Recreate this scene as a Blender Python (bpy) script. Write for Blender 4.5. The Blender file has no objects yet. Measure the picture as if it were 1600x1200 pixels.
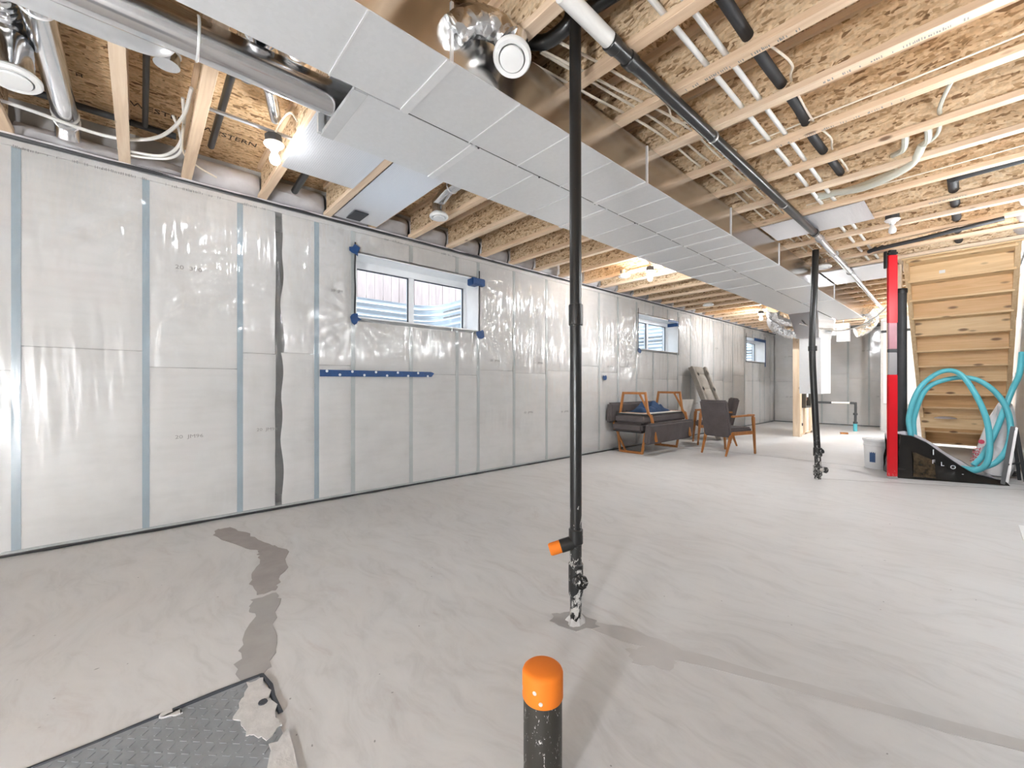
import bpy, bmesh, math, random
from mathutils import Vector, Matrix, noise
random.seed(7)
R = math.radians
scene = bpy.context.scene
COL = scene.collection

# ------------------------------------------------------------------ camera, sky, exposure
CAM_Z = 1.103
cd = bpy.data.cameras.new('camera')
cd.sensor_width = 36.0
cd.lens = 36.0 * 647.0 / 1600.0
cd.shift_y = 3.0 / 1600.0
cd.clip_start = 0.02
cam = bpy.data.objects.new('camera', cd)
COL.objects.link(cam)
cam.location = (0, 0, CAM_Z)
cam.rotation_euler = (R(90), 0, R(48.096))
scene.camera = cam

world = bpy.data.worlds.new('sky')
scene.world = world
world.use_nodes = True
wn = world.node_tree
bg = wn.nodes['Background']
bg.inputs[0].default_value = (0.86, 0.93, 1.0, 1)
SKY = 0.6
bg.inputs[1].default_value = SKY
world.cycles.sampling_method = 'NONE'

BULB = 70.0           # radiance of a lit bulb
ADDED_GLOBE = 74.0          # radiance of the unseen globe lamps added as fill
scene.cycles.max_bounces = 6
scene.cycles.diffuse_bounces = 4
scene.cycles.glossy_bounces = 3
scene.cycles.transparent_max_bounces = 5
scene.cycles.caustics_reflective = False
scene.cycles.caustics_refractive = False
vs = scene.view_settings
vs.view_transform = 'Standard'
vs.look = 'None'
vs.exposure = 3.25
vs.gamma = 1.0
vs.use_curve_mapping = False

# ------------------------------------------------------------------ materials
def new_mat(name):
    m = bpy.data.materials.new(name)
    m.use_nodes = True
    nt = m.node_tree
    for n in list(nt.nodes):
        nt.nodes.remove(n)
    out = nt.nodes.new('ShaderNodeOutputMaterial')
    return m, nt, out

def N(nt, kind, **kw):
    n = nt.nodes.new('ShaderNode' + kind)
    for k, v in kw.items():
        if k.startswith('i_'):
            key = k[2:]
            if key.isdigit():
                n.inputs[int(key)].default_value = v
            else:
                n.inputs[key.replace('_', ' ')].default_value = v
        else:
            setattr(n, k, v)
    return n

def L(nt, a, ao, b, bi):
    nt.links.new(a.outputs[ao], b.inputs[bi])

def coords(nt, scale=(1, 1, 1), rot=(0, 0, 0)):
    tc = N(nt, 'TexCoord')
    mp = N(nt, 'Mapping')
    mp.inputs['Scale'].default_value = scale
    mp.inputs['Rotation'].default_value = rot
    L(nt, tc, 'Object', mp, 'Vector')
    return mp

def ramp(nt, stops):
    r = N(nt, 'ValToRGB')
    cr = r.color_ramp
    while len(cr.elements) < len(stops):
        cr.elements.new(0.5)
    for e, (p, c) in zip(cr.elements, stops):
        e.position = p
        e.color = (c[0], c[1], c[2], 1) if not isinstance(c, float) else (c, c, c, 1)
    return r

def principled(nt, out, **kw):
    b = N(nt, 'BsdfPrincipled')
    for k, v in kw.items():
        b.inputs[k.replace('_', ' ')].default_value = v
    L(nt, b, 0, out, 0)
    return b

def bump(nt, src, so, bsdf, strength=0.3, dist=0.01):
    bm_ = N(nt, 'Bump')
    bm_.inputs['Strength'].default_value = strength
    bm_.inputs['Distance'].default_value = dist
    L(nt, src, so, bm_, 'Height')
    L(nt, bm_, 0, bsdf, 'Normal')
    return bm_

def plain(name, col, rough=0.5, metal=0.0, var=0.12, scale=8.0, bmp=0.0, stretch=(1, 1, 1), coat=0.0):
    m, nt, out = new_mat(name)
    b = principled(nt, out, Roughness=rough, Metallic=metal)
    if coat:
        b.inputs['Coat Weight'].default_value = coat
    mp = coords(nt, stretch)
    n = N(nt, 'TexNoise', i_Scale=scale, i_Detail=4.0, i_Roughness=0.6)
    L(nt, mp, 0, n, 'Vector')
    lo = tuple(c * (1 - var) for c in col)
    hi = tuple(min(1, c * (1 + var)) for c in col)
    r = ramp(nt, [(0.3, lo), (0.7, hi)])
    L(nt, n, 0, r, 0)
    L(nt, r, 0, b, 'Base Color')
    if bmp:
        bump(nt, n, 0, b, bmp, 0.005)
    return m

def mat_floor():
    m, nt, out = new_mat('trowelled_concrete')
    b = principled(nt, out, Roughness=0.5)
    mp = coords(nt, (1, 1, 1))
    warp = N(nt, 'TexNoise', i_Scale=1.1, i_Detail=3.0)
    L(nt, mp, 0, warp, 'Vector')
    mixv = N(nt, 'MixRGB', blend_type='ADD')
    mixv.inputs[0].default_value = 0.6
    L(nt, mp, 0, mixv, 1); L(nt, warp, 'Color', mixv, 2)
    st = N(nt, 'Mapping'); st.inputs['Scale'].default_value = (1.5, 5.0, 1); st.inputs['Rotation'].default_value = (0, 0, R(25))
    L(nt, mixv, 0, st, 0)
    n1 = N(nt, 'TexNoise', i_Scale=2.2, i_Detail=6.0, i_Roughness=0.68, i_Distortion=0.6)
    L(nt, st, 0, n1, 'Vector')
    n2 = N(nt, 'TexNoise', i_Scale=0.55, i_Detail=4.0)
    L(nt, mp, 0, n2, 'Vector')
    r1 = ramp(nt, [(0.25, (0.47, 0.467, 0.465)), (0.5, (0.575, 0.574, 0.574)), (0.75, (0.62, 0.62, 0.62))])
    L(nt, n1, 0, r1, 0)
    r2 = ramp(nt, [(0.35, (0.90, 0.885, 0.875)), (0.65, (1.0, 1.0, 1.0))])
    L(nt, n2, 0, r2, 0)
    mul = N(nt, 'MixRGB', blend_type='MULTIPLY'); mul.inputs[0].default_value = 1.0
    L(nt, r1, 0, mul, 1); L(nt, r2, 0, mul, 2)
    # small specks and scuffs
    v = N(nt, 'TexVoronoi', i_Scale=9.0); L(nt, mixv, 0, v, 'Vector')
    sp = ramp(nt, [(0.0, 0.0), (0.025, 0.0), (0.04, 1.0)])
    L(nt, v, 'Distance', sp, 0)
    mul2 = N(nt, 'MixRGB', blend_type='MULTIPLY'); mul2.inputs[0].default_value = 0.55
    L(nt, mul, 0, mul2, 1); L(nt, sp, 0, mul2, 2)
    # reddish chalk wear
    n3 = N(nt, 'TexNoise', i_Scale=1.7, i_Detail=5.0, i_Roughness=0.7); L(nt, st, 0, n3, 'Vector')
    r3 = ramp(nt, [(0.60, 0.0), (0.72, 0.35)]); L(nt, n3, 0, r3, 0)
    pk = N(nt, 'MixRGB'); pk.inputs[2].default_value = (0.40, 0.335, 0.33, 1)
    L(nt, r3, 0, pk, 0); L(nt, mul2, 0, pk, 1)
    L(nt, pk, 0, b, 'Base Color')
    rr = ramp(nt, [(0.3, 0.42), (0.7, 0.6)]); L(nt, n1, 0, rr, 0); L(nt, rr, 0, b, 'Roughness')
    return m

def mat_osb(name='oriented_strand_board', tint=(1, 1, 1), flat='y'):
    m, nt, out = new_mat(name)
    b = principled(nt, out, Roughness=0.75)
    tc = N(nt, 'TexCoord')
    warp = N(nt, 'TexNoise', i_Scale=9.0, i_Detail=2.0)
    L(nt, tc, 'Object', warp, 'Vector')
    add = N(nt, 'MixRGB', blend_type='ADD'); add.inputs[0].default_value = 0.05
    L(nt, tc, 'Object', add, 1); L(nt, warp, 'Color', add, 2)
    res = None
    for i, a in enumerate((12, 74, -48)):
        mp = N(nt, 'Mapping')
        if flat == 'y':
            mp.inputs['Rotation'].default_value = (0, R(a), 0)
            mp.inputs['Scale'].default_value = (15, 8, 58)
        else:
            mp.inputs['Rotation'].default_value = (0, 0, R(a))
            mp.inputs['Scale'].default_value = (58, 15, 8)
        mp.inputs['Location'].default_value = (i * 3.7, i * 1.9, i * 5.1)
        L(nt, add, 0, mp, 0)
        v = N(nt, 'TexVoronoi', i_Scale=1.0)
        L(nt, mp, 0, v, 'Vector')
        sep = N(nt, 'SeparateColor'); L(nt, v, 'Color', sep, 0)
        if res is None:
            res = sep
        else:
            nz = N(nt, 'TexNoise', i_Scale=14.0 + 5 * i, i_Detail=1.0)
            L(nt, tc, 'Object', nz, 'Vector')
            rm = ramp(nt, [(0.47, 0.0), (0.53, 1.0)]); L(nt, nz, 0, rm, 0)
            mx = N(nt, 'MixRGB'); L(nt, rm, 0, mx, 0); L(nt, res, 0, mx, 1); L(nt, sep, 0, mx, 2)
            res = mx
    t = tint
    def c(r_, g_, b_): return (r_ * t[0], g_ * t[1], b_ * t[2])
    r = ramp(nt, [(0.0, c(0.22, 0.125, 0.06)), (0.15, c(0.52, 0.345, 0.19)), (0.35, c(0.70, 0.51, 0.315)), (0.65, c(0.79, 0.61, 0.40)), (1.0, c(0.88, 0.72, 0.51))])
    L(nt, res, 0, r, 0)
    fine = N(nt, 'TexNoise', i_Scale=60.0, i_Detail=3.0); L(nt, tc, 'Object', fine, 'Vector')
    fr = ramp(nt, [(0.3, 0.75), (0.6, 1.0)]); L(nt, fine, 0, fr, 0)
    mul = N(nt, 'MixRGB', blend_type='MULTIPLY'); mul.inputs[0].default_value = 0.8
    L(nt, r, 0, mul, 1); L(nt, fr, 0, mul, 2)
    L(nt, mul, 0, b, 'Base Color')
    return m

def mat_wood(name, base, dark, axis='x', grain=26.0, knots=True, rough=0.55, kn=0.13):
    m, nt, out = new_mat(name)
    b = principled(nt, out, Roughness=rough)
    lo = 1.6
    sc = {'x': (lo, grain, grain), 'y': (grain, lo, grain), 'z': (grain, grain, lo)}[axis]
    mp = coords(nt, sc)
    n = N(nt, 'TexNoise', i_Scale=1.0, i_Detail=6.0, i_Roughness=0.6, i_Distortion=0.8)
    L(nt, mp, 0, n, 'Vector')
    mid = tuple((p + q) / 2 for p, q in zip(base, dark))
    r = ramp(nt, [(0.28, dark), (0.45, mid), (0.6, base), (0.8, tuple(min(1, c * 1.08) for c in base))])
    L(nt, n, 0, r, 0)
    last = r
    if knots:
        k = {'x': (3.0, 7.5, 7.5), 'y': (7.5, 3.0, 7.5), 'z': (7.5, 7.5, 3.0)}[axis]
        mk = coords(nt, k)
        v = N(nt, 'TexVoronoi', i_Scale=1.0); L(nt, mk, 0, v, 'Vector')
        kr = ramp(nt, [(0.0, 1.0), (kn * 0.55, 0.9), (kn, 0.0)])
        L(nt, v, 'Distance', kr, 0)
        mx = N(nt, 'MixRGB'); mx.inputs[2].default_value = (dark[0] * 0.28, dark[1] * 0.22, dark[2] * 0.2, 1)
        L(nt, kr, 0, mx, 0); L(nt, last, 0, mx, 1)
        last = mx
    L(nt, last, 0, b, 'Base Color')
    return m

def mat_galv(name, rough=0.3, col=(0.84, 0.85, 0.865), wob=0.05, wsc=3.0, met=1.0):
    m, nt, out = new_mat(name)
    b = principled(nt, out, Roughness=rough, Metallic=met)
    mp = coords(nt)
    v = N(nt, 'TexVoronoi', i_Scale=55.0); L(nt, mp, 0, v, 'Vector')
    sep = N(nt, 'SeparateColor'); L(nt, v, 'Color', sep, 0)
    r = ramp(nt, [(0.0, tuple(c * 0.985 for c in col)), (1.0, tuple(min(1, c * 1.015) for c in col))])
    L(nt, sep, 0, r, 0); L(nt, r, 0, b, 'Base Color')
    n = N(nt, 'TexNoise', i_Scale=wsc, i_Detail=2.0); L(nt, mp, 0, n, 'Vector')
    bump(nt, n, 0, b, wob, 0.05)
    return m

def mat_foil(name='crinkled_foil'):
    m, nt, out = new_mat(name)
    b = principled(nt, out, Roughness=0.22, Metallic=1.0)
    b.inputs['Base Color'].default_value = (0.78, 0.79, 0.8, 1)
    mp = coords(nt)
    v = N(nt, 'TexVoronoi', i_Scale=22.0); L(nt, mp, 0, v, 'Vector')
    n = N(nt, 'TexNoise', i_Scale=14.0, i_Detail=4.0); L(nt, mp, 0, n, 'Vector')
    mx = N(nt, 'MixRGB', blend_type='ADD'); mx.inputs[0].default_value = 0.7
    L(nt, v, 'Distance', mx, 1); L(nt, n, 0, mx, 2)
    bump(nt, mx, 0, b, 0.6, 0.02)
    return m

def mat_panning():
    m, nt, out = new_mat('reflective_bubble_sheet')
    b = principled(nt, out, Roughness=0.38, Metallic=0.85)
    b.inputs['Base Color'].default_value = (0.86, 0.87, 0.9, 1)
    mp = coords(nt, (1, 1, 1))
    v = N(nt, 'TexVoronoi', i_Scale=75.0, i_Randomness=0.15); L(nt, mp, 0, v, 'Vector')
    n = N(nt, 'TexNoise', i_Scale=4.0); L(nt, mp, 0, n, 'Vector')
    mx = N(nt, 'MixRGB', blend_type='ADD'); mx.inputs[0].default_value = 1.0
    L(nt, v, 'Distance', mx, 1); L(nt, n, 0, mx, 2)
    bump(nt, mx, 0, b, 0.35, 0.006)
    return m

def mat_batt():
    m, nt, out = new_mat('fibreglass_batt')
    b = principled(nt, out, Roughness=0.95)
    mp = coords(nt)
    n = N(nt, 'TexNoise', i_Scale=2.0, i_Detail=6.0, i_Roughness=0.65); L(nt, mp, 0, n, 'Vector')
    r = ramp(nt, [(0.3, (0.70, 0.685, 0.665)), (0.55, (0.785, 0.772, 0.755)), (0.75, (0.785, 0.745, 0.73))])
    L(nt, n, 0, r, 0)
    ys = N(nt, 'Mapping'); ys.inputs['Scale'].default_value = (1, 2.2, 16)
    tc = N(nt, 'TexCoord'); L(nt, tc, 'Object', ys, 0)
    n2 = N(nt, 'TexNoise', i_Scale=1.5, i_Detail=5.0); L(nt, ys, 0, n2, 'Vector')
    r2 = ramp(nt, [(0.3, 0.95), (0.55, 1.0)]); L(nt, n2, 0, r2, 0)
    mu = N(nt, 'MixRGB', blend_type='MULTIPLY'); mu.inputs[0].default_value = 1.0
    L(nt, r, 0, mu, 1); L(nt, r2, 0, mu, 2)
    L(nt, mu, 0, b, 'Base Color')
    return m

def mat_poly():
    m, nt, out = new_mat('clear_polyethylene')
    tr = N(nt, 'BsdfTransparent'); tr.inputs[0].default_value = (0.97, 0.972, 0.975, 1)
    gl = N(nt, 'BsdfGlossy'); gl.inputs['Roughness'].default_value = 0.13
    df = N(nt, 'BsdfDiffuse'); df.inputs[0].default_value = (0.82, 0.82, 0.81, 1)
    tc = N(nt, 'TexCoord')
    # creases: stretched ridged noise masked by a broad noise
    mpA = N(nt, 'Mapping'); mpA.inputs['Rotation'].default_value = (R(35), 0, 0); mpA.inputs['Scale'].default_value = (1, 7, 0.9)
    mpB = N(nt, 'Mapping'); mpB.inputs['Rotation'].default_value = (R(-40), 0, 0); mpB.inputs['Scale'].default_value = (1, 6, 0.8)
    L(nt, tc, 'Object', mpA, 0); L(nt, tc, 'Object', mpB, 0)
    nA = N(nt, 'TexNoise', i_Scale=1.6, i_Detail=2.0); L(nt, mpA, 0, nA, 'Vector')
    nB = N(nt, 'TexNoise', i_Scale=1.6, i_Detail=2.0); L(nt, mpB, 0, nB, 'Vector')
    ad = N(nt, 'MixRGB', blend_type='ADD'); ad.inputs[0].default_value = 1.0
    L(nt, nA, 0, ad, 1); L(nt, nB, 0, ad, 2)
    bm_ = N(nt, 'Bump'); bm_.inputs['Strength'].default_value = 0.5; bm_.inputs['Distance'].default_value = 0.03
    sz_ = N(nt, 'SeparateXYZ'); L(nt, tc, 'Object', sz_, 0)
    mz = N(nt, 'MapRange'); mz.inputs['From Min'].default_value = 0.9; mz.inputs['From Max'].default_value = 1.9; mz.inputs['To Min'].default_value = 0.18; mz.inputs['To Max'].default_value = 1.0
    L(nt, sz_, 'Z', mz, 'Value'); L(nt, mz, 0, bm_, 'Strength')
    L(nt, ad, 0, bm_, 'Height'); L(nt, bm_, 0, gl, 'Normal')
    fr = N(nt, 'LayerWeight'); fr.inputs['Blend'].default_value = 0.22
    L(nt, bm_, 0, fr, 'Normal')
    fm = N(nt, 'Math', operation='MULTIPLY_ADD'); fm.inputs[1].default_value = 0.8; fm.inputs[2].default_value = 0.09
    L(nt, fr, 'Fresnel', fm, 0)
    cl = N(nt, 'Math', operation='MINIMUM'); cl.inputs[1].default_value = 0.38
    L(nt, fm, 0, cl, 0)
    m1 = N(nt, 'MixShader'); m1.inputs[0].default_value = 0.10
    L(nt, tr, 0, m1, 1); L(nt, df, 0, m1, 2)
    m2 = N(nt, 'MixShader')
    L(nt, cl, 0, m2, 0); L(nt, m1, 0, m2, 1); L(nt, gl, 0, m2, 2)
    L(nt, m2, 0, out, 0)
    return m

def mat_glass():
    m, nt, out = new_mat('window_glass')
    tr = N(nt, 'BsdfTransparent'); tr.inputs[0].default_value = (0.95, 0.98, 1, 1)
    gl = N(nt, 'BsdfGlossy'); gl.inputs['Roughness'].default_value = 0.02
    fr = N(nt, 'LayerWeight'); fr.inputs['Blend'].default_value = 0.25
    pw_ = N(nt, 'Math', operation='POWER'); pw_.inputs[1].default_value = 4.0; L(nt, fr, 'Facing', pw_, 0)
    ma_ = N(nt, 'Math', operation='MULTIPLY_ADD'); ma_.inputs[1].default_value = 0.4; ma_.inputs[2].default_value = 0.03; L(nt, pw_, 0, ma_, 0)
    mx = N(nt, 'MixShader'); L(nt, ma_, 0, mx, 0); L(nt, tr, 0, mx, 1); L(nt, gl, 0, mx, 2)
    L(nt, mx, 0, out, 0)
    return m

def mat_emit(name, col, strength):
    m, nt, out = new_mat(name)
    e = N(nt, 'Emission'); e.inputs[0].default_value = (*col, 1); e.inputs[1].default_value = strength
    L(nt, e, 0, out, 0)
    return m

def mat_smear(name, base, paint, thr=0.62, sc=18.0, rough=0.4, grad=None):
    """dark plastic or paint splashed with wall paint / concrete"""
    m, nt, out = new_mat(name)
    b = principled(nt, out, Roughness=rough)
    tc = N(nt, 'TexCoord')
    mp = N(nt, 'Mapping'); mp.inputs['Scale'].default_value = (1, 1, 0.55); L(nt, tc, 'Object', mp, 0)
    n = N(nt, 'TexNoise', i_Scale=sc, i_Detail=5.0, i_Roughness=0.7, i_Distortion=1.2); L(nt, mp, 0, n, 'Vector')
    src = n; so = 0
    if grad:   # more splashes towards the floor, where the floor was poured and skimmed
        sx = N(nt, 'SeparateXYZ'); L(nt, tc, 'Object', sx, 0)
        mr = N(nt, 'MapRange'); mr.inputs['From Min'].default_value = grad[0]; mr.inputs['From Max'].default_value = grad[1]
        mr.inputs['To Min'].default_value = grad[2]; mr.inputs['To Max'].default_value = 0.0
        L(nt, sx, 'Z', mr, 'Value')
        ad = N(nt, 'Math', operation='ADD'); L(nt, n, 0, ad, 0); L(nt, mr, 0, ad, 1)
        src = ad
    r = ramp(nt, [(thr, 0.0), (thr + 0.03, 1.0)]); L(nt, src, so, r, 0)
    mx = N(nt, 'MixRGB'); mx.inputs[1].default_value = (*base, 1); mx.inputs[2].default_value = (*paint, 1)
    L(nt, r, 0, mx, 0); L(nt, mx, 0, b, 'Base Color')
    rr = ramp(nt, [(thr, rough), (thr + 0.03, 0.85)]); L(nt, src, so, rr, 0); L(nt, rr, 0, b, 'Roughness')
    return m

def mat_fabric(name, col, sc=180.0):
    m, nt, out = new_mat(name)
    b = principled(nt, out, Roughness=0.95)
    mp = coords(nt)
    n = N(nt, 'TexNoise', i_Scale=sc, i_Detail=2.0); L(nt, mp, 0, n, 'Vector')
    n2 = N(nt, 'TexNoise', i_Scale=6.0, i_Detail=3.0); L(nt, mp, 0, n2, 'Vector')
    mx = N(nt, 'MixRGB'); mx.inputs[0].default_value = 0.5
    L(nt, n, 0, mx, 1); L(nt, n2, 0, mx, 2)
    r = ramp(nt, [(0.3, tuple(c * 0.72 for c in col)), (0.7, tuple(c * 1.2 for c in col))])
    L(nt, mx, 0, r, 0); L(nt, r, 0, b, 'Base Color')
    bump(nt, n, 0, b, 0.3, 0.002)
    return m

M = dict(
    floor=mat_floor(),
    patch=plain('skim_coat_patch', (0.305, 0.282, 0.272), 0.8, var=0.10, scale=9),
    patch_grey=plain('grey_skim_patch', (0.345, 0.334, 0.325), 0.75, var=0.07, scale=8),
    concrete=plain('foundation_concrete', (0.42, 0.41, 0.40), 0.9, scale=5),
    osb=mat_osb(), osb_flat=mat_osb('strand_board_subfloor', (0.98, 0.9, 0.8), 'z'),
    osb_rim=mat_osb('strand_board_rim', (0.9, 0.85, 0.8), 'x'),
    flange=mat_wood('spruce_flange', (0.80, 0.61, 0.43), (0.66, 0.46, 0.30), 'x', 30, True),
    flange2=mat_wood('pale_spruce_flange', (0.84, 0.67, 0.50), (0.71, 0.52, 0.36), 'x', 30, True),
    lumber=mat_wood('spruce_lumber', (0.80, 0.64, 0.47), (0.66, 0.48, 0.31), 'z', 26, True),
    stair=mat_wood('pine_stair_board', (0.80, 0.535, 0.285), (0.66, 0.40, 0.18), 'x', 24, True, 0.55, 0.19),
    stair2=mat_wood('warm_pine_stair_board', (0.72, 0.44, 0.20), (0.56, 0.31, 0.12), 'x', 22, True, 0.55, 0.19),
    stair3=mat_wood('pale_pine_board', (0.85, 0.63, 0.37), (0.72, 0.49, 0.25), 'x', 26, True, 0.55, 0.19),
    stringer=mat_wood('pine_stringer', (0.79, 0.59, 0.36), (0.66, 0.45, 0.25), 'z', 22, False),
    chairwood=mat_wood('oiled_ash_frame', (0.42, 0.175, 0.05), (0.27, 0.095, 0.024), 'z', 30, False, 0.4),
    galv=mat_galv('galvanised_sheet', 0.42, (0.83, 0.84, 0.85), 0.03, 2.0, 0.6),
    galv_side=mat_galv('galvanised_side', 0.20, (0.70, 0.69, 0.68), 0.10, 2.0),
    galv_round=mat_galv('galvanised_round_pipe', 0.16, (0.74, 0.75, 0.77), 0.02),
    cleat=mat_galv('bright_cleat', 0.42, (0.90, 0.905, 0.91), 0.02, 3.0, 0.6),
    sealtape=plain('duct_sealant', (0.62, 0.63, 0.64), 0.4, metal=0.3, var=0.06),
    foil=mat_foil(), panning=mat_panning(),
    batt=mat_batt(), poly=mat_poly(), glass=mat_glass(),
    stud=plain('blue_grey_stud', (0.32, 0.42, 0.49), 0.5, var=0.1, scale=4),
    stud_grey=plain('grey_green_stud', (0.50, 0.54, 0.54), 0.6, var=0.1, scale=4),
    darkgap=plain('dark_foundation_gap', (0.09, 0.09, 0.085), 0.9, var=0.2, scale=12),
    sealant=plain('black_sealant', (0.02, 0.02, 0.022), 0.4, var=0.3),
    print_=plain('grey_print', (0.30, 0.29, 0.28), 0.9),
    osbink=plain('black_stencil', (0.07, 0.045, 0.03), 0.9),
    vinyl=plain('white_vinyl', (0.82, 0.83, 0.84), 0.35, var=0.03),
    gasket=plain('dark_gasket', (0.03, 0.035, 0.045), 0.5),
    corr=mat_galv('corrugated_well', 0.45, (0.78, 0.83, 0.88)),
    fence=mat_wood('weathered_fence', (0.47, 0.39, 0.37), (0.36, 0.29, 0.28), 'z', 12, False, 0.9),
    gravel=plain('gravel', (0.35, 0.34, 0.33), 0.95, var=0.4, scale=40, bmp=0.6),
    blue=plain('blue_tape', (0.006, 0.05, 0.17), 0.5, var=0.2, scale=30),
    white=plain('white_plastic', (0.82, 0.82, 0.81), 0.35, var=0.03),
    whitedot=plain('white_print_dot', (0.75, 0.77, 0.8), 0.5),
    bulb_glow=mat_emit('glowing_bulb', (0.95, 0.975, 1.0), 8.0),
    bulb_off=plain('opal_bulb', (0.9, 0.9, 0.9), 0.2, var=0.02),
    porcelain=plain('lampholder_white', (0.85, 0.84, 0.82), 0.3, var=0.03),
    boxgrey=plain('dark_plastic_box', (0.05, 0.052, 0.055), 0.5),
    abs=mat_smear('black_pipe_splashed', (0.014, 0.014, 0.014), (0.50, 0.49, 0.47), 0.70, 30.0, 0.3, (0.0, 0.75, 0.22)),
    abs_plain=mat_smear('black_pipe_scuffed', (0.016, 0.016, 0.016), (0.30, 0.29, 0.28), 0.70, 26.0, 0.3),
    abs_heavy=mat_smear('black_pipe_dusty', (0.028, 0.025, 0.02), (0.55, 0.54, 0.52), 0.625, 85.0, 0.5),
    orange=mat_smear('orange_cap', (0.76, 0.185, 0.007), (0.62, 0.46, 0.34), 0.69, 34.0, 0.75),
    wire=plain('cream_cable_jacket', (0.82, 0.74, 0.62), 0.45, var=0.06),
    tube_white=plain('white_conduit', (0.84, 0.83, 0.80), 0.4, var=0.03),
    tube_pale=plain('pale_green_grey_tube', (0.66, 0.66, 0.58), 0.45, var=0.05),
    hose_black=plain('black_foam_tube', (0.03, 0.031, 0.034), 0.6, var=0.15),
    red=mat_smear('red_painted_aluminium', (0.62, 0.006, 0.015), (0.62, 0.40, 0.38), 0.70, 40.0, 0.35, (0.0, 0.4, 0.10)),
    silver=plain('brushed_aluminium', (0.46, 0.45, 0.455), 0.35, metal=0.6, var=0.05),
    pinkish=plain('worn_red_label', (0.40, 0.20, 0.23), 0.4, var=0.1),
    black=plain('matte_black', (0.012, 0.012, 0.013), 0.45),
    bag=plain('black_glossy_bag', (0.010, 0.009, 0.008), 0.16, var=0.3, scale=9, bmp=0.8),
    bagbrown=plain('brown_bag_print', (0.042, 0.028, 0.014), 0.2, var=0.9, scale=22, bmp=0.5),
    lining=plain('pale_bag_lining', (0.55, 0.52, 0.55), 0.5, var=0.1, scale=12, bmp=0.4),
    hose=plain('turquoise_hose', (0.10, 0.47, 0.55), 0.4, var=0.05),
    sack=plain('white_woven_sack', (0.78, 0.76, 0.77), 0.6, var=0.05, scale=14, bmp=0.4),
    redink=plain('red_print', (0.70, 0.08, 0.14), 0.6),
    greyfab=mat_fabric('charcoal_upholstery', (0.105, 0.088, 0.088)),
    navy=mat_fabric('navy_denim', (0.028, 0.06, 0.13), 120),
    cream=plain('cream_board', (0.72, 0.69, 0.64), 0.7),
    taupe=mat_fabric('taupe_packing', (0.34, 0.31, 0.275), 60),
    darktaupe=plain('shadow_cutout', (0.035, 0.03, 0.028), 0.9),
    pail=plain('white_pail', (0.80, 0.81, 0.82), 0.4, var=0.03),
    pail_label=plain('blue_label', (0.03, 0.08, 0.2), 0.5),
    plate=plain('grey_checker_plate', (0.24, 0.255, 0.27), 0.5, metal=0.15, var=0.12, scale=10),
    plaster=plain('dried_concrete', (0.52, 0.51, 0.50), 0.9, bmp=0.5, scale=25),
    drywall=plain('white_board', (0.78, 0.78, 0.77), 0.8, var=0.03),
    cabinet=plain('white_enamel', (0.82, 0.82, 0.82), 0.4, var=0.02),
    panelgrey=plain('dark_panel_tub', (0.10, 0.095, 0.08), 0.5),
    copper=plain('copper', (0.55, 0.25, 0.12), 0.35, metal=0.8),
    rimpoly=plain('bagged_rim_insulation', (0.60, 0.585, 0.60), 0.35, var=0.14, scale=5, bmp=0.5),
    hanger=plain('steel_strap', (0.5, 0.5, 0.5), 0.4, metal=0.8),
    backwall=plain('back_wall_batts', (0.76, 0.74, 0.715), 0.9, var=0.05),
)

# ------------------------------------------------------------------ mesh helpers
WM = {}

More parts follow.
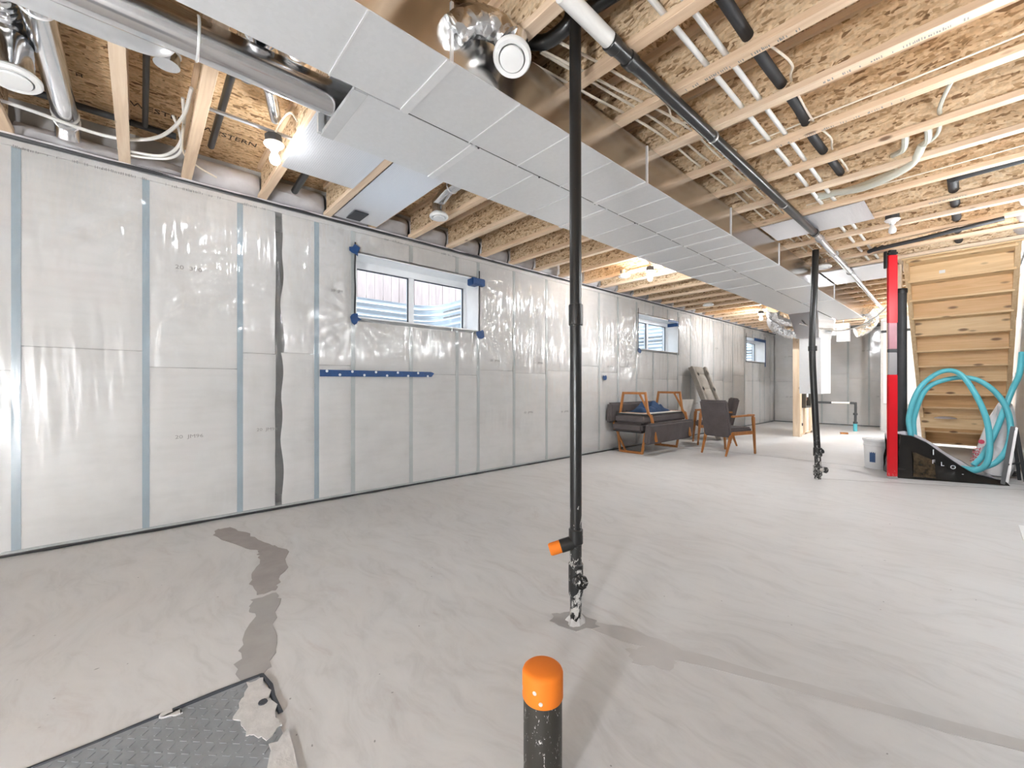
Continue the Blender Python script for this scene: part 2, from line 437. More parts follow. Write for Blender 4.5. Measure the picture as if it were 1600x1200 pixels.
class MB:
    def __init__(self):
        self.v = []; self.f = []; self.fm = []; self.mi = 0
    def add(self, verts, faces):
        b = len(self.v)
        self.v += [tuple(p) for p in verts]
        for f in faces:
            self.f.append(tuple(b + i for i in f)); self.fm.append(self.mi)
        return self
    def box(self, x0, x1, y0, y1, z0, z1):
        v = [(x, y, z) for z in (z0, z1) for y in (y0, y1) for x in (x0, x1)]
        return self.add(v, [(0, 2, 3, 1), (4, 5, 7, 6), (0, 1, 5, 4), (2, 6, 7, 3), (0, 4, 6, 2), (1, 3, 7, 5)])
    def obox(self, c, ax, ay, az, hx, hy, hz):
        c = Vector(c); ax = Vector(ax).normalized() * hx; ay = Vector(ay).normalized() * hy; az = Vector(az).normalized() * hz
        v = [c + ax * i + ay * j + az * k for k in (-1, 1) for j in (-1, 1) for i in (-1, 1)]
        return self.add(v, [(0, 2, 3, 1), (4, 5, 7, 6), (0, 1, 5, 4), (2, 6, 7, 3), (0, 4, 6, 2), (1, 3, 7, 5)])
    def bar(self, p0, p1, w, h, up=(0, 0, 1), w1=None, h1=None):
        """rectangular bar, optionally tapering"""
        p0 = Vector(p0); p1 = Vector(p1); d = (p1 - p0).normalized(); up = Vector(up)
        s = d.cross(up)
        if s.length < 1e-4: s = d.cross(Vector((1, 0, 0)))
        s.normalize(); u = s.cross(d).normalized()
        w1 = w if w1 is None else w1; h1 = h if h1 is None else h1
        v = [p0 + s * i * w / 2 + u * j * h / 2 for i, j in ((-1, -1), (1, -1), (1, 1), (-1, 1))]
        v += [p1 + s * i * w1 / 2 + u * j * h1 / 2 for i, j in ((-1, -1), (1, -1), (1, 1), (-1, 1))]
        return self.add(v, [(3, 2, 1, 0), (4, 5, 6, 7), (0, 1, 5, 4), (1, 2, 6, 5), (2, 3, 7, 6), (3, 0, 4, 7)])
    def tube(self, pts, r, n=10, cap=True):
        pts = [Vector(p) for p in pts]
        k = len(pts)
        rs = r if isinstance(r, (list, tuple)) else [r] * k
        t0 = (pts[1] - pts[0]).normalized()
        ref = Vector((0, 0, 1)) if abs(t0.z) < 0.9 else Vector((1, 0, 0))
        s = t0.cross(ref).normalized()
        v = []
        for i, p in enumerate(pts):
            t = (pts[min(i + 1, k - 1)] - pts[max(i - 1, 0)])
            if t.length < 1e-9: t = t0
            t.normalize()
            s = (s - t * s.dot(t))
            if s.length < 1e-6: s = t.cross(Vector((0.3, 0.5, 0.8)))
            s.normalize(); u = t.cross(s)
            for j in range(n):
                a = 2 * math.pi * j / n
                v.append(p + (s * math.cos(a) + u * math.sin(a)) * rs[i])
        f = []
        for i in range(k - 1):
            for j in range(n):
                a = i * n + j; b = i * n + (j + 1) % n
                f.append((a, b, b + n, a + n))
        if cap:
            f.append(tuple(range(n - 1, -1, -1))); f.append(tuple((k - 1) * n + j for j in range(n)))
        return self.add(v, f)
    def lathe(self, prof, o=(0, 0, 0), axis=(0, 0, 1), n=24):
        """profile of (radius, height) around axis through o"""
        o = Vector(o); w = Vector(axis).normalized()
        s = w.cross(Vector((0, 0, 1)))
        if s.length < 1e-4: s = Vector((1, 0, 0))
        s.normalize(); u = w.cross(s)
        v = []
        for (r, h) in prof:
            for j in range(n):
                a = 2 * math.pi * j / n
                v.append(o + w * h + (s * math.cos(a) + u * math.sin(a)) * max(r, 1e-5))
        f = []
        for i in range(len(prof) - 1):
            for j in range(n):
                a = i * n + j; b = i * n + (j + 1) % n
                f.append((a, b, b + n, a + n))
        f.append(tuple(range(n - 1, -1, -1))); f.append(tuple((len(prof) - 1) * n + j for j in range(n)))
        return self.add(v, f)
    def grid(self, fn, nu, nv, skip=None):
        v = [fn(i / nu, j / nv) for j in range(nv + 1) for i in range(nu + 1)]
        f = []
        for j in range(nv):
            for i in range(nu):
                if skip and skip(i, j): continue
                a = j * (nu + 1) + i
                f.append((a, a + 1, a + nu + 2, a + nu + 1))
        return self.add(v, f)
    def prism(self, poly, ext):
        """flat polygon (list of 3D points) extruded by vector ext"""
        e = Vector(ext); p = [Vector(q) for q in poly]; n = len(p)
        v = p + [q + e for q in p]
        f = [tuple(range(n - 1, -1, -1)), tuple(range(n, 2 * n))]
        f += [(i, (i + 1) % n, n + (i + 1) % n, n + i) for i in range(n)]
        return self.add(v, f)
    def build(self, name, mat, parent=None, smooth=False, bevel=0.0, local=False, fix=True, seg=2):
        me = bpy.data.meshes.new(name)
        me.from_pydata(self.v, [], self.f)
        mats = mat if isinstance(mat, (list, tuple)) else [mat]
        for mm in mats: me.materials.append(mm)
        if len(mats) > 1: me.polygons.foreach_set('material_index', self.fm)
        if fix or bevel:
            b = bmesh.new(); b.from_mesh(me)
            if bevel:
                bmesh.ops.bevel(b, geom=[e for e in b.edges if len(e.link_faces) == 2 and e.calc_face_angle(0) > 0.5],
                                offset=bevel, segments=seg, affect='EDGES', clamp_overlap=True)
            if fix: bmesh.ops.recalc_face_normals(b, faces=b.faces)
            b.to_mesh(me); b.free()
        if smooth:
            me.polygons.foreach_set('use_smooth', [True] * len(me.polygons))
            try: me.set_sharp_from_angle(angle=R(38))
            except Exception: pass
        me.update()
        return link(name, me, parent, local)

def link(name, me, parent=None, local=False):
    o = bpy.data.objects.new(name, me)
    COL.objects.link(o)
    if parent is not None:
        o.parent = parent
        if not local:
            o.matrix_parent_inverse = WM.get(parent.name, Matrix.Identity(4)).inverted()
            WM[o.name] = Matrix.Identity(4)
        else:
            WM[o.name] = WM.get(parent.name, Matrix.Identity(4))
    else:
        WM[o.name] = Matrix.Identity(4)
    return o

def tag(o, label=None, cat=None, group=None, kind=None):
    if label: o['label'] = label
    if cat: o['category'] = cat
    if group: o['group'] = group
    if kind: o['kind'] = kind
    return o

def thing(name, label, cat, loc=(0, 0, 0), group=None, rot=(0, 0, 0)):
    o = bpy.data.objects.new(name, None)
    o.empty_display_size = 0.1
    COL.objects.link(o)
    o.location = loc; o.rotation_euler = rot
    from mathutils import Euler
    WM[o.name] = Matrix.Translation(loc) @ Euler(rot).to_matrix().to_4x4()
    return tag(o, label, cat, group)

def spline(pts, k=8):
    p = [Vector(q) for q in pts]
    p = [p[0] * 2 - p[1]] + p + [p[-1] * 2 - p[-2]]
    out = []
    for i in range(1, len(p) - 2):
        for j in range(k):
            t = j / k
            a, b, c, d = p[i - 1], p[i], p[i + 1], p[i + 2]
            out.append(0.5 * ((2 * b) + (c - a) * t + (2 * a - 5 * b + 4 * c - d) * t * t + (3 * b - a - 3 * c + d) * t ** 3))
    out.append(p[-2])
    return out

def nz(x, y, z=0.0, s=1.0):
    return noise.noise(Vector((x * s, y * s, z * s)))

def text_part(name, body, size, mat, parent, loc, xdir, ydir, depth=0.0015, wide=1.0):
    cu = bpy.data.curves.new(name, 'FONT')
    cu.body = body; cu.size = size; cu.extrude = depth / 2; cu.resolution_u = 2
    tmp = bpy.data.objects.new('tmp', cu); COL.objects.link(tmp)
    dg = bpy.context.evaluated_depsgraph_get()
    me = bpy.data.meshes.new_from_object(tmp.evaluated_get(dg))
    bpy.data.objects.remove(tmp); bpy.data.curves.remove(cu)
    me.name = name
    x = Vector(xdir).normalized() * wide; y = Vector(ydir).normalized(); z = Vector(xdir).cross(y).normalized()
    mt = Matrix((( x.x, y.x, z.x, loc[0]), (x.y, y.y, z.y, loc[1]), (x.z, y.z, z.z, loc[2]), (0, 0, 0, 1)))
    me.transform(mt)
    me.materials.clear(); me.materials.append(mat)
    return link(name, me, parent)

# ------------------------------------------------------------------ dimensions of the place
WX = -4.15        # plastic on the long window wall
RX = 0.42         # plastic on the wall beside the stairs
YB, YF = -6.4, 14.75
JB = 2.73         # underside of joists
JT = 3.03         # underside of subfloor
WIN = [(1.61, 3.16), (6.87, 8.42), (12.32, 13.85)]
WZ0, WZ1 = 1.79, 2.445
GX = -4.42        # window plane

# ------------------------------------------------------------------ floor
fl = MB().box(-4.6, 0.75, YB - 0.2, YF + 0.4, -0.15, 0.0).build('floor', M['floor'])
tag(fl, kind='structure')

def blob(pts, z0, z1, jitter, name, mat, parent, sub=5, seed=0):
    """flat irregular skim patch with ragged outline"""
    rng = random.Random(seed); out = []
    n = len(pts)
    for i in range(n):
        a = Vector((*pts[i], 0)); b = Vector((*pts[(i + 1) % n], 0))
        for k in range(sub):
            p = a.lerp(b, k / sub)
            out.append((p.x + rng.uniform(-jitter, jitter), p.y + rng.uniform(-jitter, jitter), z0))
    mb = MB(); mb.prism(out, (0, 0, z1 - z0))
    return mb.build(name, mat, parent, fix=False)

P1 = [(-3.88, 0.44), (-3.87, 0.53), (-3.60, 0.60), (-3.38, 0.64), (-3.18, 0.70), (-3.15, 0.62), (-3.3, 0.53), (-3.58, 0.44), (-3.75, 0.40)]
P2 = [(-3.22, 0.60), (-3.23, 0.69), (-3.05, 0.735), (-2.78, 0.66), (-2.60, 0.575), (-2.52, 0.535), (-2.52, 0.455), (-2.70, 0.45), (-2.85, 0.50), (-3.0, 0.56), (-3.13, 0.575)]
P3 = [(-2.48, 0.42), (-2.48, 0.545), (-2.40, 0.535), (-2.16, 0.465), (-1.95, 0.415), (-1.85, 0.385), (-1.80, 0.34), (-1.83, 0.27), (-1.95, 0.285), (-2.07, 0.32), (-2.3, 0.40), (-2.40, 0.41)]
blob(P1, 0.0, 0.0018, 0.012, 'floor_patch', M['patch'], fl, 4, 1)
blob(P2, 0.0, 0.0022, 0.012, 'floor_patch', M['patch'], fl, 4, 2)
blob(P3, 0.0, 0.0018, 0.012, 'floor_patch', M['patch_grey'], fl, 4, 3)
M['strip'] = plain('faint_trench_fill', (0.485, 0.472, 0.465), 0.7, var=0.05, scale=6)
blob([(-1.25, 1.50), (-1.22, 1.57), (-1.02, 1.66), (-0.82, 1.69), (-0.42, 1.83), (-0.05, 1.985), (0.40, 2.17), (0.40, 2.09), (-0.05, 1.92), (-0.43, 1.76), (-0.80, 1.60), (-0.78, 1.53), (-0.90, 1.46), (-0.97, 1.52), (-0.92, 1.58), (-1.10, 1.53)], 0.0, 0.0012, 0.01, 'floor_patch', M['strip'], fl, 4, 4)
blob([(-1.33, 1.42), (-1.36, 1.50), (-1.30, 1.58), (-1.18, 1.60), (-1.14, 1.54), (-1.20, 1.46)], 0.0, 0.0022, 0.012, 'floor_patch', M['patch_grey'], fl, 4, 5)
M['joint'] = plain('saw_cut', (0.20, 0.195, 0.19), 0.9)
for (a, b, w) in (((-4.12, 7.33), (0.40, 7.33), 0.010), ((-1.25, 6.0), (0.40, 7.0), 0.008)):
    MB().bar((a[0], a[1], 0.0004), (b[0], b[1], 0.0004), w, 0.0012).build('control_joint', M['joint'], fl)

# ------------------------------------------------------------------ insulated walls
def insulated_wall(name, frame, s0, s1, studs, dark=(), opens=(), top=2.70, seam=1.235, shell=True, batt_mat=None, res=0.045, crinkle=()):
    """frame(s, n, z) -> world; n grows into the room, 0 is the plastic plane"""
    def wbox(mb, a, b, n0, n1, z0, z1):
        v = [frame(s, n, z) for z in (z0, z1) for n in (n0, n1) for s in (a, b)]
        return mb.add(v, [(0, 2, 3, 1), (4, 5, 7, 6), (0, 1, 5, 4), (2, 6, 7, 3), (0, 4, 6, 2), (1, 3, 7, 5)])
    cm = MB()
    cuts = sorted([s0 - 0.5, s1 + 0.5] + [c for o in opens for c in o])
    for a, b in zip(cuts[:-1], cuts[1:]):
        if any(abs(a - o[0]) < 1e-6 for o in opens):
            wbox(cm, a, b, -0.36, -0.15, 0, WZ0 - 0.02); wbox(cm, a, b, -0.36, -0.15, WZ1 + 0.02, JT)
        else:
            wbox(cm, a, b, -0.36, -0.15, 0, JT)
    root = cm.build(name, M['concrete'])
    tag(root, kind='structure')
    # studs
    for s in studs:
        if any(abs(s - d) < 1e-6 for d in dark): continue
        segs = [(0.03, top - 0.03)]
        for o in opens:
            if o[0] + 0.03 < s < o[1] - 0.03:
                segs = [(0.03, WZ0 - 0.03), (WZ1 + 0.03, top - 0.03)]
        for z0, z1 in segs:
            mb = MB(); wbox(mb, s - 0.021, s + 0.021, -0.14, -0.022, z0, z1)
            mb.build('stud', M['stud'] if s < 1.3 and name == 'wall_left' else M['stud_grey'], root)
    # batts
    ed = sorted(set([s0] + list(studs) + [s1]))
    rng = random.Random(hash(name) % 1000 if False else len(name))
    for i in range(len(ed) - 1):
        a, b = ed[i] + 0.005, ed[i + 1] - 0.005
        if b - a < 0.05: continue
        gapl = 0.085 if any(abs(ed[i] - d) < 1e-6 for d in dark) else 0.0
        gapr = 0.0
        sm = seam + rng.uniform(-0.06, 0.20)
        spans = [(0.02, sm), (sm + 0.004, top - 0.01)]
        for o in opens:
            if a < (o[0] + o[1]) / 2 < b or (a > o[0] - 0.2 and b < o[1] + 0.2):
                spans = [(0.02, seam), (seam + 0.004, WZ0 - 0.03), (WZ1 + 0.03, top - 0.01)]
        for (z0, z1) in spans:
            sd = rng.uniform(0, 50)
            nu = max(6, int((b - a) / 0.05)); nv = max(4, int((z1 - z0) / 0.06))
            def fn(u, v, a=a, b=b, z0=z0, z1=z1, sd=sd):
                z = z0 + v * (z1 - z0)
                ra = max(-0.004, 0.006 * nz(sd, z * 5) + 0.010 * nz(sd + 9, z * 2.0)) + gapl * (0.55 + 0.45 * nz(sd, z * 3))
                rb = max(-0.004, 0.006 * nz(sd + 3, z * 5) + 0.010 * nz(sd + 5, z * 2.0)) + gapr
                s = (a + ra) + u * ((b - rb) - (a + ra))
                e = min(1, 7 * min(u, 1 - u)) ** 0.5 if 0 < u < 1 else 0
                ez = min(1, 9 * min(v, 1 - v) * (z1 - z0)) ** 0.5 if 0 < v < 1 else 0
                n = -0.032 + 0.019 * min(e, ez) + (0.008 * nz(s * 3 + sd, z * 3) + 0.003 * nz(s * 5 + sd, z * 11)) * min(e, ez)
                return frame(s, n, z)
            mb = MB().grid(fn, nu, nv)
            mb.build('insulation_batt', batt_mat or M['batt'], root, smooth=True, fix=False)
    for d in dark:
        mb = MB(); wbox(mb, d - 0.02, d + 0.10, -0.075, -0.06, 0.12, top - 0.2)
        mb.build('gap_strip', M['darkgap'], root)
    # plates
    mb = MB(); wbox(mb, s0, s1, -0.14, -0.012, top - 0.04, top + 0.0)
    mb.build('top_plate', batt_mat or M['batt'], root)
    mb = MB(); wbox(mb, s0, s1, -0.14, -0.012, 0.0, 0.03)
    mb.build('bottom_plate', M['stud_grey'], root)
    # plastic
    xs = [s0]
    cs = sorted(set([s0, s1] + [c for o in opens for c in o]))
    xs = []
    for a, b in zip(cs[:-1], cs[1:]):
        k = max(1, int((b - a) / res)); xs += [a + (b - a) * i / k for i in range(k)]
    xs.append(s1)
    zc = [0.0, WZ0, WZ1, top + 0.02] if opens else [0.0, top + 0.02]
    zs = []
    for a, b in zip(zc[:-1], zc[1:]):
        k = max(1, int((b - a) / res)); zs += [a + (b - a) * i / k for i in range(k)]
    zs.append(zc[-1])
    def pl(s, z):
        n = 0.004 * nz(s * 1.5, z * 1.5, 3) + 0.0015 * nz(s * 6, z * 6, 1)
        for (cy, cz, cr, ang_) in crinkle:
            q = ((s - cy) ** 2 + (z - cz) ** 2) / cr ** 2
            if q < 4:
                ca_, sa_ = math.cos(ang_), math.sin(ang_)
                a_, b_ = (s - cy) * ca_ + (z - cz) * sa_, -(s - cy) * sa_ + (z - cz) * ca_
                w_ = nz(a_ * 2.0 + cy, b_ * 11 + cz, cy) + 0.25 * nz(a_ * 5 + cy, b_ * 20, cz)
                n += 0.016 * (1 - abs(w_) * 2.0) * math.exp(-q * 1.2)
        for o in opens:      # pleats pulled towards the window corners
            for (cx, cz) in ((o[0], WZ0), (o[1], WZ0), (o[1], WZ1), (o[0], WZ1)):
                dx, dz = s - cx, z - cz; r = math.hypot(dx, dz)
                if 0.02 < r < 0.75:
                    n += 0.0055 * math.sin(11 * math.atan2(dz, dx) + 3 * nz(s * 2, z * 2)) * math.exp(-((r - 0.25) / 0.22) ** 2)
        return n * min(1, 8 * min(z, top + 0.02 - z) + 0.1)
    mb = MB()
    vs_ = [frame(s, pl(s, z), z) for z in zs for s in xs]
    W = len(xs); fs = []
    for j in range(len(zs) - 1):
        for i in range(W - 1):
            sc_ = (xs[i] + xs[i + 1]) / 2; zc_ = (zs[j] + zs[j + 1]) / 2
            if any(o[0] < sc_ < o[1] and WZ0 < zc_ < WZ1 for o in opens): continue
            a = j * W + i; fs.append((a, a + 1, a + W + 1, a + W))
    mb.add(vs_, fs)
    mb.build('vapour_barrier', M['poly'], root, smooth=True, fix=False)
    # sealant beads
    for zb, rr in ((0.012, 0.009), (top + 0.016, 0.014)):
        pts = [frame(s, 0.006 + 0.004 * nz(s * 4, zb), zb + 0.010 * nz(s * 1.7, zb * 9) * (zb > 1)) for s in [s0 + (s1 - s0) * i / 160 for i in range(161)]]
        MB().tube(pts, [rr * (1 + 0.5 * nz(i * 0.7, zb)) for i in range(161)], 6).build('sealant_bead', M['sealant'], root, fix=False)
    return root

fl_left = lambda s, n, z: (WX + n, s, z)
studs_left = [-5.4, -4.8, -4.2, -3.6, -3.0, -2.4, -1.8, -1.2, -0.604, 0.031, 0.632, 0.905, 1.248, 1.594, 2.239, 2.853, 3.173, 3.782, 4.427, 5.05, 5.70, 6.25, 6.85, 7.45, 8.02, 8.45, 9.05, 9.65, 10.25, 10.85, 11.45, 12.30, 12.9, 13.5, 13.88, 14.4]
WL = insulated_wall('wall_left', fl_left, YB, YF, studs_left, dark=(0.905,), opens=WIN, res=0.028,
                    crinkle=((-0.02, 2.50, 0.22, 2.2), (0.42, 2.20, 0.22, 0.4), (0.50, 1.95, 0.20, 0.5), (0.52, 1.62, 0.20, 1.5), (0.10, 1.65, 0.18, 0.9), (0.30, 1.40, 0.2, 2.3), (-0.2, 2.35, 0.3, 0.8),
                             (3.42, 2.2, 0.25, 1.3), (3.55, 1.9, 0.25, 1.1), (4.3, 2.2, 0.4, 1.8), (5.1, 1.9, 0.5, 1.2), (6.3, 2.1, 0.4, 0.8), (6.45, 1.75, 0.4, 0.2), (7.5, 1.58, 0.5, 1.5),
                             (6.6, 1.35, 0.4, 1.2), (8.75, 2.1, 0.35, 2.2), (8.9, 2.5, 0.4, 2.5), (9.4, 2.3, 0.5, 1.9), (9.0, 1.8, 0.5, 2.6), (10.4, 2.3, 0.5, 1.7), (5.9, 2.5, 0.4, 1.4), (1.1, 0.9, 0.3, 1.4)))
# printed marks on the batts
for (y, z, t, sz) in ((0.20, 2.02, '20  390', 0.045), (0.20, 0.69, '20  JM96', 0.040), (0.75, 0.71, '20  JM96', 0.036), (1.37, 2.02, '20  JM', 0.036), (3.35, 1.42, '20  JM96', 0.04), (3.95, 0.72, '20  JM96', 0.04),
                      (4.15, 1.42, '20  JM96', 0.04), (4.72, 0.70, '20  JM96', 0.04), (5.9, 1.42, '20  JM96', 0.04), (9.2, 0.7, '20  JM96', 0.04), (10.3, 2.0, '20  JM96', 0.04)):
    text_part('batt_lettering', t, sz, M['print_'], WL, (WX - 0.006, y, z), (0, 1, 0), (0, 0, 1), 0.001, 1.25)
fl_far = lambda s, n, z: (s, YF - n, z)
WF = insulated_wall('wall_far', fl_far, WX, -1.50, [-3.55, -2.95, -2.35, -1.9], opens=(), res=0.07)
for (x, z) in ((-3.9, 1.98), (-3.35, 1.9), (-3.85, 0.75), (-2.05, 2.05), (-1.75, 0.8)):
    text_part('batt_lettering', '20  JM96', 0.05, M['print_'], WF, (x, YF + 0.006, z), (1, 0, 0), (0, 0, 1), 0.001, 1.3)
fl_right = lambda s, n, z: (RX - n, s, z)
WR = insulated_wall('wall_right', fl_right, YB, YF, [YB + 0.6 * i for i in range(1, 35)], res=0.12)
# jog at the far right and wall behind the camera
jog = MB().box(-1.52, RX + 0.2, 13.55, YF + 0.36, 0, JT).build('wall_far_right', M['backwall'])
tag(jog, kind='structure')
jb = MB()
jb.grid(lambda u, v: (-1.535 + 1.9 * u, 13.535 + 0.006 * nz(u * 9, v * 6), 0.02 + 2.68 * v), 30, 40)
jb.grid(lambda u, v: (-1.535 + 0.006 * nz(u * 9, v * 6), 13.535 + 1.2 * u, 0.02 + 2.68 * v), 20, 40)
jb.build('vapour_barrier', M['poly'], jog, smooth=True, fix=False)
MB().box(-1.47, -0.9, 13.515, 13.53, 0.68, 2.66).build('insulation_board', M['drywall'], jog)
bk = MB().box(WX - 0.36, RX + 0.36, YB - 0.2, YB, 0, JT).build('wall_back', M['backwall'])
tag(bk, kind='structure')

# ------------------------------------------------------------------ ceiling: subfloor and I-joists
ce = MB()
HX0, HX1, HY0, HY1 = -0.62, RX + 0.1, 7.32, 11.2       # stair opening
ce.box(-4.55, HX0, YB - 0.2, YF + 0.4, JT, JT + 0.02)
ce.box(HX0, RX + 0.4, YB - 0.2, HY0, JT, JT + 0.02)
ce.box(HX0, RX + 0.4, HY1, YF + 0.4, JT, JT + 0.02)
ceiling = ce.build('ceiling', M['osb_flat'])
tag(ceiling, kind='structure')
JY = [-6.1, -5.6, -5.1, -4.6, -4.1, -3.6, -3.1, -2.6, -2.1, -1.65, -1.15, -0.64, -0.085, 0.27, 0.79, 1.335, 1.775, 2.225, 2.715, 3.215, 3.70, 4.18, 4.69, 5.28, 5.72, 6.22, 6.72, 7.24] + [7.74 + 0.5 * i for i in range(14)]
for k, y in enumerate(JY):
    x1 = RX if not (HY0 < y < HY1) else HX0
    web = MB().box(-4.15, x1, y - 0.006, y + 0.006, JB + 0.03, JT - 0.03).build('joist', M['osb'], ceiling)
    wd = M['flange2'] if k % 3 == 0 else M['flange']
    MB().box(-4.16, x1, y - 0.032, y + 0.032, JB, JB + 0.038).build('bottom_flange', wd, web, bevel=0.002, seg=1)
    MB().box(-4.16, x1, y - 0.032, y + 0.032, JT - 0.038, JT).build('top_flange', wd, web)
# header and trimmer around the stair opening
MB().box(HX0, RX, 7.28, 7.32, JB - 0.01, JT).build('stair_header', M['stair3'], ceiling)
MB().box(HX0 - 0.045, HX0, 7.28, HY1, JB, JT).build('stair_trimmer', M['lumber'], ceiling)
# rim boards and bagged rim insulation
MB().box(-4.36, -4.32, YB, YF, JB, JT).build('rim_board', M['osb_rim'], ceiling)
MB().box(-4.36, -4.13, YB, YF, JB - 0.012, JB).build('sill_cover', M['rimpoly'], ceiling)
for i in range(len(JY) - 1):
    a, b = JY[i] + 0.01, JY[i + 1] - 0.01
    sd = i * 3.1
    def fn(u, v, a=a, b=b, sd=sd):
        y = a + u * (b - a)
        e = math.sin(math.pi * u) ** 0.4 if 0 < u < 1 else 0
        prof = math.sin(math.pi * min(1, v * 1.05)) ** 0.5 if 0 < v < 0.95 else 0
        big = 0.6 if i in (11, 12) else 1.0
        x = -4.30 + (0.17 * big + 0.035 * nz(y * 5, v * 4, sd)) * prof * (0.6 + 0.4 * e)
        return (x, y, JB + 0.002 + v * (0.15 if i in (11, 12) else 0.26))
    MB().grid(fn, 12, 10).build('rim_insulation', M['rimpoly'], ceiling, smooth=True, fix=False)
for i in range(22, 27):
    a, b = JY[i] + 0.01, JY[i + 1] - 0.01
    MB().grid(lambda u, v: (RX - 0.01 - 0.13 * math.sin(math.pi * min(1, max(0, v))) ** 0.5 - 0.02 * nz(u * 4, v * 4, i), a + u * (b - a), JB + 0.02 + 0.26 * v), 8, 8).build('rim_insulation', M['rimpoly'], ceiling, smooth=True, fix=False)
# stencilled words on the subfloor (run along the wall)
for (x, y, t, s) in ((-3.86, -0.055, 'WESTERN', 0.085), (-3.87, 0.335, 'WESTERN', 0.085), (-3.85, 0.83, '0X-3', 0.05), (-3.72, -0.30, 'H', 0.05)):
    text_part('stencil_lettering', t, s, M['osbink'], ceiling, (x, y, JT - 0.001), (0, 1, 0), (1, 0, 0), 0.002, 0.95)
text_part('stencil_lettering', 'iJist', 0.075, M['osbink'], ceiling, (-1.30, 2.70, 2.83), (1, 0, 0), (0, 0, 1), 0.002, 1.0)
text_part('flange_lettering', 'Basement', 0.05, M['print_'], ceiling, (-0.27, 5.28 - 0.026, JB - 0.0005), (1, 0, 0), (0, -1, 0), 0.001, 1.2)
def faint_marks(parent, frame, n, w, seed):
    rng = random.Random(seed); mb = MB(); s_ = 0.0
    for k in range(n):
        s_ += rng.uniform(0.006, 0.014) + (0.03 if rng.random() < 0.18 else 0)
        q = rng.uniform(0.003, 0.006); h = rng.uniform(0.5, 1.0) * w
        mb.add([frame(s_, 0), frame(s_ + q, 0), frame(s_ + q, h), frame(s_, h)], [(0, 1, 2, 3)])
    o = mb.build('mill_stamp', M['print_'], parent, fix=False)
    return o
for (y, x) in ((2.225, -1.10), (3.215, -0.90), (5.72, -0.75), (2.715, -0.55)):
    faint_marks(ceiling, lambda a_, b_, x=x, y=y: (x + a_, y + 0.02 - b_, JB - 0.0008), 36, 0.025, int(y * 10))
for (y, n) in ((-0.62, 14), (-0.36, 30), (0.10, 22), (0.62, 18), (1.9, 24), (2.6, 16)):
    faint_marks(WL, lambda a_, b_, y=y: (WX + 0.010, y + a_, 2.64 + b_), n, 0.022, n)

